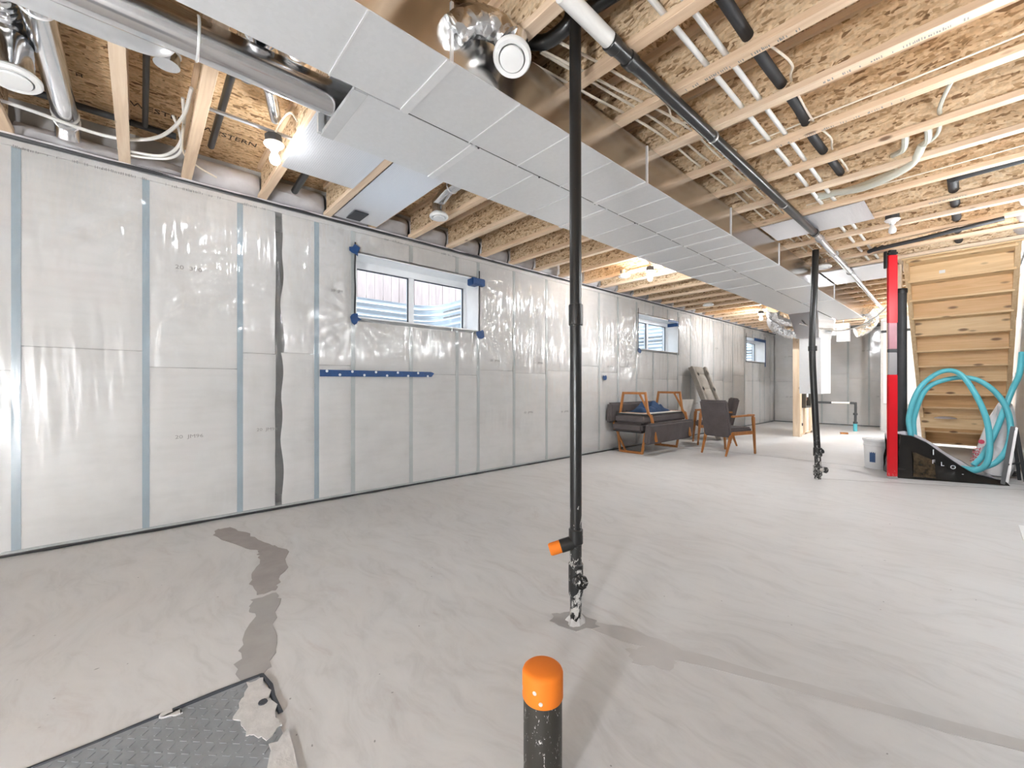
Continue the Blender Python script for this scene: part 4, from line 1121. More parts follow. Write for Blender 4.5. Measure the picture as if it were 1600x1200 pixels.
# dark plastic rods in the bays near the window wall
for y0, y1, lab in ((0.025, 0.024, 'slim grey conduit lying along the joist bay at the upper left'), (0.392, 0.394, 'thicker black conduit lying along the joist bay above the nearest lamp')):
    t = MB().tube([(-2.5, y0, 2.905), (-3.82, y1, 2.90)], 0.016 if y0 < 0.1 else 0.022, 14).build('conduit', M['abs_plain'] if y0 > 0.1 else M['boxgrey'], smooth=True)
    tag(t, lab, 'pipe')
t = MB().tube([(-4.02, YB, 2.985), (-4.02, -0.1, 2.985), (-4.02, 0.2, 2.985)], 0.022, 12).build('conduit', M['boxgrey'], smooth=True)
tag(t, 'black pipe running along the top of the window wall rim', 'pipe')
t = MB().tube([(-3.5, 0.98, 2.80), (-3.95, 1.0, 2.80)], 0.028, 14).build('conduit', M['abs_plain'], smooth=True)
tag(t, 'dark stub pipe poking out of the rim insulation beyond the nearest lamp', 'pipe')

# ------------------------------------------------------------------ tubes and cables
def cable(name, label, cat, pts, r, mat, group=None, k=8, n=8):
    t = MB().tube(spline(pts, k), r, n).build(name, M[mat], smooth=True, fix=False)
    return tag(t, label, cat, group)
cable('water_tube', 'white water tube swooping behind two joists at the upper left', 'tube', [(-3.84, -1.2, 2.79), (-3.84, -0.6, 2.79), (-3.90, -0.25, 2.785), (-3.85, -0.06, 2.785), (-3.67, 0.10, 2.79), (-3.38, 0.20, 2.82), (-3.15, 0.23, 2.90)], 0.011, 'tube_white')
cable('water_tube', 'white water tube looping low along the top of the window wall', 'tube', [(-3.98, -0.12, 2.76), (-3.97, -0.02, 2.76), (-3.92, 0.12, 2.77), (-3.75, 0.20, 2.80), (-3.50, 0.215, 2.85), (-3.35, 0.20, 2.93)], 0.010, 'tube_white')
cable('water_tube', 'second white water tube doubling the low loop near the joist', 'tube', [(-4.02, -0.10, 2.75), (-4.0, 0.0, 2.75), (-3.93, 0.15, 2.765), (-3.80, 0.215, 2.79), (-3.62, 0.20, 2.83), (-3.55, 0.16, 2.90)], 0.009, 'tube_white')
cable('thin_cable', 'thin white cable hanging from the joist to the wall top near the nearest lamp', 'cable', [(-3.5, 0.215, 2.84), (-3.78, 0.23, 2.775), (-3.92, 0.32, 2.765), (-4.02, 0.45, 2.76)], 0.006, 'wire')
cable('lamp_cable', 'looped white cable feeding the nearest lit lamp', 'cable', [(-3.06, 0.655, 2.755), (-2.98, 0.68, 2.82), (-2.90, 0.71, 2.84), (-2.86, 0.74, 2.78)], 0.006, 'wire')
# cables threaded through the joists beside the trunk
for i, (x, lab) in enumerate(((-1.40, 'cream cable threaded through joists right against the trunk'), (-1.325, 'cream cable second from the trunk, threaded through joists'), (-1.245, 'cream cable third from the trunk, threaded through joists'), (-1.165, 'cream cable fourth from the trunk, nearest the black drain pipe'))):
    pts = []
    y = 1.5
    j = 0
    while y < 13.6:
        pts.append((x - (0.13 if i < 2 else 0.20) * max(0, (2.6 - y)) / 1.1 + 0.022 * nz(y * 0.9, i * 5.0), y, 2.788 + 0.004 * (j % 2) + 0.006 * nz(y, i * 3.3)))
        y += 0.26; j += 1
    cable('threaded_cable', lab, 'cable', pts, 0.0075, 'wire', 'cables threaded through the joists', 4, 6)
cable('thin_cable', 'wavy thin cream cable between the black drain pipe and the lettered joist web', 'cable', [(-1.33, 2.24, 2.81), (-1.26, 2.40, 2.83), (-1.28, 2.55, 2.80), (-1.17, 2.72, 2.80), (-1.20, 3.0, 2.82), (-1.14, 3.2, 2.80)], 0.006, 'wire')
for x, lab in ((-0.935, 'white conduit through the joists, nearer the black drain pipe'), (-0.840, 'white conduit through the joists, nearer the black foam tube')):
    t = MB().tube([(x, y, 2.787 + 0.004 * nz(y, x)) for y in [0.4 + 0.4 * i for i in range(21)]], 0.014, 10).build('white_conduit', M['tube_white'], smooth=True, fix=False)
    tag(t, lab, 'pipe', 'white conduits through the joists')
cable('foam_tube', 'black foam covered tube passing through the joist webs', 'tube', [(-0.745, 1.9, 2.83), (-0.735, 2.45, 2.815), (-0.72, 3.0, 2.815), (-0.735, 3.45, 2.81), (-0.715, 3.95, 2.81), (-0.71, 4.2, 2.81)], 0.027, 'hose_black', None, 8, 12)
cable('thin_cable', 'thin white cable following the black foam tube', 'cable', [(-0.70, 2.35, 2.84), (-0.64, 2.55, 2.80), (-0.68, 2.72, 2.81), (-0.685, 3.2, 2.80), (-0.65, 3.5, 2.795), (-0.675, 3.7, 2.80), (-0.655, 4.0, 2.79), (-0.665, 4.2, 2.81)], 0.0065, 'wire')
for y, lab in ((3.18, 'thin white cable stapled along the joist web near the upper right'), (4.655, 'thin cable stapled along the joist web in front of the short silver sheet')):
    cable('thin_cable', lab, 'cable', [(-1.05, y, 2.80), (-0.5, y, 2.802), (0.0, y, 2.805), (0.38, y, 2.81)], 0.0055, 'wire')
cable('loop_tube', 'long thin pale tube curving between two joists at the upper right', 'tube', [(-0.02, 3.24, 2.84), (-0.085, 3.38, 2.80), (-0.135, 3.60, 2.79), (-0.14, 3.80, 2.80), (-0.17, 4.02, 2.80), (-0.27, 4.17, 2.81)], 0.0115, 'tube_pale')
cable('loop_tube', 'thick pale tube arcing down behind the thin curved tube', 'tube', [(-0.205, 3.72, 2.84), (-0.20, 3.86, 2.80), (-0.21, 4.02, 2.79), (-0.255, 4.16, 2.82)], 0.020, 'tube_pale')
cable('loop_tube', 'thick pale tube arcing down left of its twin', 'tube', [(-0.31, 3.74, 2.84), (-0.31, 3.88, 2.80), (-0.335, 4.05, 2.79), (-0.40, 4.17, 2.82)], 0.020, 'tube_pale')
cable('flat_tube', 'broad pale tube sagging across two joist bays above the short silver sheet', 'tube', [(-0.93, 4.50, 2.80), (-0.80, 4.46, 2.77), (-0.62, 4.38, 2.715), (-0.45, 4.28, 2.70), (-0.30, 4.19, 2.725), (-0.24, 4.10, 2.80)], 0.026, 'tube_pale', None, 8, 12)
cable('flat_tube', 'second broad pale tube doubling behind the sagging one', 'tube', [(-0.95, 4.56, 2.80), (-0.80, 4.53, 2.79), (-0.60, 4.48, 2.78), (-0.40, 4.40, 2.79)], 0.022, 'tube_pale', None, 8, 12)
bp = thing('vent_pipe', 'black vent pipe through several joist webs with an elbow towards the right wall', 'pipe', (-0.11, 5.0, 2.82))
MB().tube([(-0.115, 4.98, 2.815), (-0.115, 7.2, 2.82)], 0.034, 14).build('long_run', M['hose_black'], bp, smooth=True)
MB().tube(spline([(-0.115, 5.05, 2.815), (-0.09, 5.0, 2.815), (0.0, 4.985, 2.818), (0.4, 4.97, 2.82)], 6), 0.030, 14).build('elbow_run', M['hose_black'], bp, smooth=True)
cable('black_hose', 'black flexible hose sagging under the joists to the post beside the stairs', 'hose', [(-0.79, 6.60, 2.76), (-0.82, 6.45, 2.70), (-0.80, 6.36, 2.685), (-0.66, 6.28, 2.675), (-0.40, 6.22, 2.675), (-0.13, 6.19, 2.69), (0.2, 6.2, 2.72)], 0.022, 'hose_black', None, 8, 10)
cable('black_hose', 'second black flexible hose lying against the first by the post', 'hose', [(-0.72, 6.52, 2.75), (-0.74, 6.40, 2.70), (-0.62, 6.33, 2.69), (-0.36, 6.27, 2.69), (-0.10, 6.25, 2.72)], 0.018, 'hose_black', None, 8, 10)

# ------------------------------------------------------------------ stairs, seen from underneath
SX0, SX1 = -0.575, 0.325
stt = thing('staircase', 'knotty pine staircase seen from below, its boards rising towards the camera', 'stairs', (-0.12, 10.6, 0))
G, RI = 0.262, 0.221
def P(j): return 7.52 + G * j, 2.72 - RI * j
for j in range(-1, 13):
    y, z = P(j)
    m_ = M['stair2'] if j in (8, 10, 11, 12) else (M['stair'] if j % 3 else M['stair3'])
    if z < 3.0 and z > 0.05:
        MB().box(SX0 - 0.02, SX1 + 0.02, y - 0.012, y + G + 0.02, z, z + 0.027).build('tread', M['stair3'], stt, bevel=0.002, seg=1)
    y2, z2 = P(j + 1)
    if j < 12:
        zt_ = z
        MB().box(SX0, SX1, y2 - 0.012 + 0.012, y2 + 0.020, max(0.0, z2 + 0.027), zt_).build('riser', m_, stt)
# stringers
for x0, x1 in ((SX0 - 0.048, SX0), (SX1, SX1 + 0.048)):
    ya, za = P(-1.2); yb, zb2 = P(12.0)
    nrm = Vector((0, RI, G)).normalized()          # away from the underside
    off0 = 0.022; off1 = 0.27
    pa, pb = Vector((x0, ya, za)), Vector((x0, yb, zb2))
    poly = [pa + nrm * off0, pb + nrm * off0, Vector((x0, yb + 0.22, 0.0)), Vector((x0, yb + 0.30, 0.10)), pb + nrm * off1, pa + nrm * off1]
    poly[1] = Vector((x0, yb + 0.05, 0.0)) if zb2 < 0.1 else poly[1]
    MB().prism(poly, (x1 - x0, 0, 0)).build('stringer', M['stringer'], stt)
MB().box(SX0, SX1 - 0.02, 9.62, 9.66, 0.42, 0.58).build('cross_brace', M['stair3'], stt)
yl, zl = P(1)
MB().box(-0.29, -0.235, P(1)[0] + 0.255 - 0.002 - 0.262, P(1)[0] + 0.001, P(1)[1] + 0.09, P(1)[1] + 0.13).build('sticker', M['vinyl'], stt) if False else MB().box(-0.30, -0.245, P(1)[0] - 0.004, P(1)[0] + 0.001, P(1)[1] + 0.075, P(1)[1] + 0.115).build('sticker', M['vinyl'], stt)
cl = MB().lathe([(0.0, 0.035), (0.07, 0.03), (0.12, 0.012), (0.13, 0.0), (0.0, 0.0)], (-0.30, 9.60, 0.58), (0, 0, 1), 14)
cl = cl.build('folded_cloth', M['lining'], smooth=True)
tag(cl, 'small lavender cloth lying on the cross brace under the stairs', 'cloth')
# post carrying the trimmer
ps = thing('stair_post', 'doubled wooden post beside the stairs with a dark joint line', 'post', (-0.716, 7.63, 0))
MB().box(-0.79, -0.718, 7.56, 7.70, 0, JB).build('stud', M['lumber'], ps, bevel=0.003, seg=1)
MB().box(-0.714, -0.642, 7.56, 7.70, 0, JB).build('stud', M['lumber'], ps, bevel=0.003, seg=1)
bkp = thing('black_pipe', 'thick black pipe standing between the red level and the stairs', 'pipe', (-0.635, 7.46, 0))
MB().tube([(-0.632, 7.46, 0), (-0.636, 7.465, 2.36)], 0.056, 20).build('barrel', M['hose_black'], bkp, smooth=True)
MB().lathe([(0.060, -0.03), (0.064, -0.02), (0.064, 0.02), (0.060, 0.03)], (-0.636, 7.465, 2.35), (0, 0, 1), 20).build('end_ring', M['black'], bkp, smooth=True)

# ------------------------------------------------------------------ tall red level
lv = thing('plate_level', 'tall red and silver telescoping level with black ends standing by the stairs', 'level', (-0.645, 6.65, 0))
ang = R(42); ax_ = Vector((math.cos(ang), math.sin(ang), 0)); ay_ = Vector((-math.sin(ang), math.cos(ang), 0))
def lvseg(z0, z1, w, d, name, mat):
    MB().obox((-0.645, 6.65, (z0 + z1) / 2), ax_, ay_, (0, 0, 1), w, d, (z1 - z0) / 2).build(name, M[mat], lv, bevel=0.004)
lvseg(0.0, 0.03, 0.050, 0.018, 'foot_cap', 'silver')
lvseg(0.03, 1.235, 0.049, 0.017, 'lower_rail', 'red')
lvseg(1.235, 1.50, 0.045, 0.014, 'inner_rail', 'silver')
lvseg(1.50, 1.54, 0.047, 0.016, 'vial', 'boxgrey')
lvseg(1.54, 1.85, 0.045, 0.014, 'label_rail', 'pinkish')
lvseg(1.85, 2.655, 0.049, 0.017, 'upper_rail', 'red')
lvseg(2.655, 2.715, 0.036, 0.02, 'end_cap', 'black')
lvseg(2.665, 2.69, 0.052, 0.02, 'end_flange', 'black')
mb = MB().obox((-0.70, 6.60, 2.60), ax_, ay_, (0, 0, 1), 0.012, 0.016, 0.10); mb.build('handle', M['black'], lv, bevel=0.004)

# ------------------------------------------------------------------ flooring bag
def interp(t, tab):
    for (a, va), (b, vb) in zip(tab[:-1], tab[1:]):
        if t <= b: return va + (vb - va) * (t - a) / (b - a)
    return tab[-1][1]
bg_ = thing('plastic_bag', 'black glossy flooring bag slumped open on the floor at the foot of the stairs', 'bag', (-0.2, 7.0, 0))
A_, B_ = Vector((-0.615, 6.74, 0)), Vector((0.27, 7.12, 0)); Dv = Vector((-0.17, 0.46, 0))
HF = [(0, 0.53), (0.18, 0.505), (0.30, 0.43), (0.45, 0.30), (0.60, 0.17), (0.75, 0.085), (0.9, 0.05), (1, 0.035)]
HB = [(0, 0.51), (0.2, 0.53), (0.35, 0.48), (0.5, 0.37), (0.65, 0.25), (0.8, 0.14), (1, 0.05)]
def wob(p, k=0.026): return Vector((nz(p.x * 6, p.y * 6, p.z * 6), nz(p.x * 6 + 9, p.y * 6, p.z * 6), nz(p.x * 6, p.y * 6 + 9, p.z * 6) * 0.5)) * k
def bagwall(base, hs, lean, inset=0.0):
    def fn(u, v):
        p = base(u) + Vector((0, 0, interp(u, hs) * v)) + lean * v
        if v > 0: p += wob(p)
        p.z = max(p.z, 0.002)
        return p
    return fn
fr_ = MB(); fr_.grid(bagwall(lambda u: A_.lerp(B_, u), HF, Dv * 0.18), 44, 10).build('front_side', M['bag'], bg_, smooth=True, fix=False)
MB().grid(bagwall(lambda u: A_.lerp(A_ + Dv, u), [(0, .53), (1, .50)], Vector((0.04, 0.0, 0))), 16, 10).build('end_side', M['bag'], bg_, smooth=True, fix=False)
MB().grid(bagwall(lambda u: (A_ + Dv).lerp(B_ + Dv, u), HB, -Dv * 0.18), 44, 10).build('back_side', M['bag'], bg_, smooth=True, fix=False)
def lin(u, v):   # crumpled pale inside, from the front rim down and up to the back rim
    f = A_.lerp(B_, u) + Vector((0, 0, interp(u, HF))) + Dv * 0.18
    b = (A_ + Dv).lerp(B_ + Dv, u) + Vector((0, 0, interp(u, HB))) - Dv * 0.18
    p = f.lerp(b, v); p.z -= 0.6 * min(interp(u, HF), .25) * math.sin(math.pi * v) ** 0.8
    p = p + wob(p, 0.02); p.z = max(p.z, 0.006)
    return p
MB().grid(lin, 44, 12).build('pale_lining', M['lining'], bg_, smooth=True, fix=False)
rim = [A_.lerp(B_, u / 40) + Vector((0, 0, interp(u / 40, HF))) + Dv * 0.18 for u in range(41)]
rim = [p + wob(p) for p in rim]
MB().tube(rim, 0.007, 6).build('rolled_rim', M['black'], bg_, smooth=True, fix=False)
fd = (B_ - A_).normalized(); fn_ = Vector((fd.y, -fd.x, 0))
def bagface(u, z, out=0.03):
    p = A_.lerp(B_, u) + Vector((0, 0, z)) + Dv * 0.18 * min(1, z / max(0.05, interp(u, HF))) + fn_ * out
    return p
for (u, z, t, s) in ((0.345, 0.315, 'I', 0.09), (0.335, 0.215, 'F', 0.065), (0.415, 0.195, 'L', 0.065), (0.50, 0.165, 'O', 0.065), (0.60, 0.10, '-', 0.06)):
    text_part('bag_lettering', t, s, M['whitedot'], bg_, bagface(u, z - 0.02, 0.022), fd, (0, 0, 1))
pn = MB().grid(lambda u, v: bagface(0.16 + 0.20 * u, 0.03 + v * (0.30 - 0.10 * u), 0.016) + wob(bagface(0.16 + 0.2 * u, 0.03 + 0.3 * v), 0.012), 12, 10)
pn.build('printed_picture', M['bagbrown'], bg_, smooth=True, fix=False)

# ------------------------------------------------------------------ hose coil
def ih(u, v, Y):
    a = (u - 800) / 647.0
    rx = -0.74427 + 0.66788 * a; ry = 0.66788 + 0.74427 * a
    return (rx / ry * Y, Y, CAM_Z + (603 - v) / 647.0 * Y / ry)
hz_pts = []
loop1 = [(-0.505, 7.16, 0.30), (-0.525, 7.18, 0.50), (-0.545, 7.22, 0.70), (-0.49, 7.28, 0.98), (-0.40, 7.34, 1.16), (-0.25, 7.36, 1.285), (-0.11, 7.34, 1.25), (0.01, 7.30, 1.02), (0.10, 7.26, 0.72), (0.125, 7.22, 0.42), (0.10, 7.18, 0.22), (0.02, 7.20, 0.12), (-0.10, 7.25, 0.12)]
loop2 = [(-0.48, 7.22, 0.28), (-0.50, 7.26, 0.50), (-0.50, 7.30, 0.72), (-0.40, 7.38, 1.06), (-0.20, 7.45, 1.19), (0.0, 7.48, 1.19), (0.15, 7.48, 1.06), (0.25, 7.46, 0.86), (0.285, 7.42, 0.62), (0.26, 7.38, 0.40), (0.17, 7.32, 0.22), (0.02, 7.28, 0.13), (-0.10, 7.33, 0.12)]
tail = [(0.0, 7.30, 0.17), (0.08, 7.36, 0.30), (0.17, 7.44, 0.56), (0.255, 7.52, 0.88), (0.31, 7.6, 1.08), (0.36, 7.7, 1.24), (0.385, 7.8, 1.5)]
hs_ = thing('hose_coil', 'turquoise hose coiled in big upright loops rising out of the black bag', 'hose', (-0.1, 7.3, 0.1))
for p_ in (loop1, loop2, tail):
    MB().tube(spline(p_, 8), 0.028, 12).build('hose_loop', M['hose'], hs_, smooth=True, fix=False)

# ------------------------------------------------------------------ sack, folding frame, pail, board
sk = thing('paper_sack', 'white sack with red lettering leaning behind the turquoise hose', 'sack', (0.15, 7.75, 0))
prof = [(0.20, 0.90), (0.31, 0.88), (0.345, 0.5), (0.30, 0.02), (0.0, 0.02), (-0.03, 0.06), (0.0, 0.22), (0.05, 0.44), (0.12, 0.70)]
mb = MB(); cxs = sum(p[0] for p in prof) / len(prof); czs = sum(p[1] for p in prof) / len(prof)
ring_pts = spline([(x, 0, z) for x, z in prof] + [(prof[0][0], 0, prof[0][1])], 4)[:-1]
K = len(ring_pts); vv = []
for (sc_, yy) in ((0.0, 7.66), (0.6, 7.67), (0.92, 7.69), (1.0, 7.73), (0.92, 7.78), (0.0, 7.80)):
    for p in ring_pts:
        q = Vector((cxs + (p.x - cxs) * sc_, yy + 0.02 * nz(p.x * 7, p.z * 7), max(0.003, czs + (p.z - czs) * sc_)))
        vv.append(q)
ff = []
for r_ in range(5):
    for i in range(K): ff.append((r_ * K + i, r_ * K + (i + 1) % K, (r_ + 1) * K + (i + 1) % K, (r_ + 1) * K + i))
mb.add(vv, ff).build('sack_body', M['sack'], sk, smooth=True)
text_part('sack_lettering', 'TSPAR', 0.085, M['redink'], sk, (0.005, 7.655, 0.36), (-0.10, 0, -0.5), (0.5, 0, -0.10), 0.002, 0.8)
MB().lathe([(0.0, 0.0), (0.03, 0.0), (0.03, 0.002), (0.0, 0.002)], (0.05, 7.652, 0.10), (0, -1, 0), 8).build('red_mark', M['redink'], sk)
MB().lathe([(0.0, 0.0), (0.028, 0.0), (0.028, 0.002), (0.0, 0.002)], (0.065, 7.655, 0.42), (0, -1, 0), 8).build('red_mark', M['redink'], sk)

ff_ = thing('folding_stand', 'dark folding A frame stand leaning by the plastic wall at the right edge', 'stand', (0.3, 7.4, 0))
apex = (0.30, 7.40, 0.64)
MB().bar((0.215, 7.13, 0.0), apex, 0.035, 0.022, (0, 1, 0)).build('leg', M['boxgrey'], ff_, bevel=0.004)
MB().bar((0.245, 7.20, 0.0), (0.325, 7.43, 0.63), 0.03, 0.02, (0, 1, 0)).build('leg', M['silver'], ff_, bevel=0.004)
MB().bar((0.36, 7.66, 0.0), apex, 0.03, 0.022, (0, 1, 0)).build('leg', M['boxgrey'], ff_, bevel=0.004)
MB().bar((0.40, 7.55, 0.0), (0.325, 7.43, 0.63), 0.03, 0.022, (0, 1, 0)).build('leg', M['boxgrey'], ff_, bevel=0.004)
MB().bar((0.245, 7.22, 0.22), (0.37, 7.55, 0.22), 0.015, 0.015).build('brace', M['boxgrey'], ff_)
cable('coiled_cord', 'small black cord coiled on the floor behind the folding stand', 'cord', [(0.30 + 0.07 * math.cos(a * 0.9) , 7.86 + 0.07 * math.sin(a * 0.9), 0.012 + 0.006 * a / 2) for a in range(22)], 0.009, 'boxgrey')

pa_ = thing('paint_pail', 'white plastic pail with a blue label beside the black bag', 'bucket', (-0.875, 7.36, 0))
MB().lathe([(0.0, 0.0), (0.112, 0.0), (0.118, 0.008), (0.126, 0.30), (0.134, 0.305), (0.134, 0.318), (0.127, 0.322), (0.128, 0.36), (0.137, 0.366), (0.137, 0.38), (0.0, 0.38)], (-0.875, 7.36, 0), (0, 0, 1), 36).build('pail_body', M['pail'], pa_, smooth=True)
MB().lathe([(0.0, 0.40), (0.125, 0.40), (0.142, 0.396), (0.143, 0.375), (0.138, 0.372), (0.0, 0.375)], (-0.875, 7.36, 0), (0, 0, 1), 36).build('lid', M['pail'], pa_, smooth=True)
lb = MB(); ca = math.atan2(-7.36, 0.875)
lb.grid(lambda u, v: (-0.875 + 0.1235 * math.cos(ca - 0.55 + 0.5 * u), 7.36 + 0.1235 * math.sin(ca - 0.55 + 0.5 * u), 0.09 + 0.14 * v), 8, 2)
lb.build('blue_label', M['pail_label'], pa_, smooth=True, fix=False)
o = MB().box(0.236, 0.405, 3.4, 5.13, 0.0, 0.0127).build('board_offcut', M['drywall'])
tag(o, 'white board offcut lying on the floor along the right wall', 'board')
o = MB().obox((-1.98, 12.0, 0.02), (1, 0.4, 0), (-0.4, 1, 0), (0, 0, 1), 0.07, 0.04, 0.02).build('wood_scrap', M['chairwood'], bevel=0.004)
tag(o, 'small brown scrap lying on the floor near the gas pipe', 'scrap')

# ------------------------------------------------------------------ checker plate in the floor
pt = thing('sump_cover', 'grey checker plate cover set in the floor at the lower left', 'floor hatch', (-1.45, 0.0, 0))
MB().box(-1.80, -1.08, -0.46, 0.335, 0.001, 0.006).build('plate', M['plate'], pt)
mb = MB()
for i in range(24):
    for j in range(26):
        x = -1.78 + 0.03 * i; y = -0.44 + 0.03 * j
        if x > -1.10 or y > 0.32: continue
        a = R(45) if (i + j) % 2 else R(-45)
        dx, dy = math.cos(a) * 0.011, math.sin(a) * 0.011
        mb.bar((x - dx, y - dy, 0.0065), (x + dx, y + dy, 0.0065), 0.005, 0.003)
lug = mb.build('tread_lugs', M['plate'], pt, fix=False); lug['kind'] = 'stuff'
for p_ in ([(-1.812, -0.46), (-1.806, -0.1), (-1.815, 0.2), (-1.808, 0.345)], [(-1.808, 0.345), (-1.73, 0.357), (-1.66, 0.35), (-1.56, 0.352)]):
    MB().tube([(x, y, 0.002) for x, y in p_], 0.008, 6).build('edge_gap', M['gasket'], pt, fix=False)
def lump(pts, z, seed, name='concrete_smear'):
    return blob(pts, 0.002, z, 0.012, name, M['plaster'], pt, 4, seed)
lump([(-1.79, 0.30), (-1.77, 0.345), (-1.6, 0.34), (-1.50, 0.345), (-1.46, 0.30), (-1.52, 0.25), (-1.63, 0.23), (-1.70, 0.26)], 0.0095, 7)
lump([(-1.46, 0.34), (-1.08, 0.34), (-1.08, 0.26), (-1.30, 0.25), (-1.42, 0.29)], 0.0095, 8)
lump([(-1.81, 0.06), (-1.79, 0.10), (-1.765, 0.11), (-1.78, 0.05)], 0.012, 9)
MB().lathe([(0.0, 0.013), (0.014, 0.013), (0.016, 0.006), (0.0, 0.006)], (-1.64, 0.315, 0.0), (0, 0, 1), 10).build('bolt', M['gasket'], pt)

# ------------------------------------------------------------------ furniture
def rbox(mb_, *b): return mb_.box(*b)
def armchair(label, loc, rz):
    t = thing('armchair', label, 'chair', loc, 'grey armchairs with wooden arms', (0, 0, rz))
    f = M['greyfab']; w = M['chairwood']
    MB().box(-0.235, 0.235, -0.24, 0.30, 0.32, 0.435).build('seat', f, t, bevel=0.025, local=True, smooth=True, seg=3)
    # backrest leaning backwards
    mb_ = MB(); c0_, c1_ = Vector((0, -0.215, 0.29)), Vector((0, -0.345, 0.875))
    d_ = (c1_ - c0_).normalized(); n_2 = Vector((0, d_.z, -d_.y))
    mb_.obox((c0_ + c1_) / 2, (1, 0, 0), n_2, d_, 0.235, 0.04, (c1_ - c0_).length / 2)
    mb_.build('backrest', f, t, bevel=0.022, local=True, smooth=True, seg=3)
    for s in (-1, 1):
        x = 0.262 * s
        # front leg runs up to the arm and curves into it
        MB().bar((x, 0.335, 0.0), (x, 0.285, 0.60), 0.028, 0.030, (0, 1, 0), 0.034, 0.055).build('front_leg', w, t, bevel=0.005, local=True)
        MB().tube(spline([(x, 0.285, 0.585), (x, 0.272, 0.615), (x, 0.235, 0.63), (x, 0.15, 0.632)], 5), 0.02, 8).build('arm_bend', w, t, smooth=True, local=True)
        MB().bar((x, 0.30, 0.632), (x, -0.25, 0.622), 0.045, 0.030).build('armrest', w, t, bevel=0.006, local=True)
        MB().bar((x * 0.82, -0.335, 0.0), (x * 0.86, -0.205, 0.36), 0.026, 0.028, (0, 1, 0), 0.036, 0.055).build('back_leg', w, t, bevel=0.005, local=True)
        MB().bar((x * 0.95, -0.22, 0.35), (x * 0.95, 0.30, 0.35), 0.030, 0.055).build('side_rail', w, t, bevel=0.004, local=True)
    return t
fwd = math.atan2(0.51, 0.13)
armchair('charcoal armchair with wooden arms standing alone, its back to the camera', (-2.705, 7.17, 0), fwd - math.pi / 2)
armchair('charcoal armchair with wooden arms half hidden behind the other furniture', (-3.29, 8.12, 0), math.atan2(-0.55, -0.83) - math.pi / 2)

def loveseat(label, M4, yl):
    """length along local y, back towards local -x, floor at z = 0"""
    t = bpy.data.objects.new('loveseat', None); COL.objects.link(t)
    t.matrix_world = M4; WM[t.name] = M4.copy()
    tag(t, label, 'sofa', 'charcoal loveseats on wooden sled legs')
    f = M['greyfab']; w = M['chairwood']
    MB().box(-0.27, 0.28, -yl / 2, yl / 2, 0.37, 0.50).build('seat', f, t, bevel=0.03, local=True, smooth=True, seg=3)
    mb_ = MB(); mb_.obox((-0.325, 0, 0.655), (1, 0, -0.12), (0, 1, 0), (0.12, 0, 1), 0.05, yl / 2 + 0.03, 0.165)
    mb_.build('backrest', f, t, bevel=0.03, local=True, smooth=True, seg=3)
    for k in range(5):
        MB().lathe([(0, 0), (0.016, 0.0), (0.012, 0.008), (0, 0.010)], (-0.268, -yl / 2 + yl * (k + 0.5) / 5, 0.68), (1, 0, 0.12), 10).build('tuft_button', f, t, local=True)
    MB().box(-0.24, 0.25, -yl / 2 + 0.12, yl / 2 - 0.12, 0.345, 0.369).build('underside_board', M['cream'], t, local=True)
    MB().box(-0.255, 0.262, -yl / 2 + 0.02, yl / 2 - 0.02, 0.352, 0.372).build('seat_frame', M['black'], t, local=True)
    for s in (-1, 1):
        y = s * (yl / 2 - 0.14)
        for nm, a, b, w0 in (('floor_bar', (-0.215, y, 0.020), (0.215, y, 0.020), 0.04), ('front_post', (0.20, y, 0.0), (0.265, y, 0.37), 0.036), ('rear_post', (-0.20, y, 0.0), (-0.255, y, 0.37), 0.036),
                             ('slanted_post', (-0.10, y, 0.03), (-0.30, y, 0.40), 0.030), ('seat_rail', (-0.25, y, 0.355), (0.22, y, 0.355), 0.034)):
            MB().bar(a, b, w0, w0 * 0.95, (0, 1, 0) if 'post' in nm else (0, 0, 1)).build(nm, w, t, bevel=0.005, local=True)
        MB().bar((-0.30, y, 0.36), (-0.395, y, 0.78), 0.04, 0.032, (0, 1, 0)).build('back_support', w, t, bevel=0.005, local=True)
    return t
loveseat('charcoal loveseat with tufted back standing upright against the window wall', Matrix.Translation((-3.76, 6.58, 0)), 1.44)
loveseat('charcoal loveseat turned upside down on top of the upright one, sled legs in the air', Matrix.Translation((-3.70, 6.58, 1.005)) @ Matrix.Rotation(math.pi, 4, 'Y'), 1.44)
# denim heap
def denim(u, v):
    x = -3.93 + 0.34 * u; y = 6.15 + 0.86 * v
    e = math.sin(math.pi * u) ** 0.6 * math.sin(math.pi * v) ** 0.6 if 0 < u < 1 and 0 < v < 1 else 0
    return (x + 0.03 * nz(u * 4, v * 4), y + 0.05 * nz(u * 5, v * 3 + 7), 0.662 + 0.13 * e * (1 + 0.9 * nz(u * 4 + 3, v * 7)))
o = MB().grid(denim, 26, 34).build('denim_heap', M['navy'], smooth=True, fix=False)
tag(o, 'navy denim clothing heaped on the upturned loveseat', 'clothing')
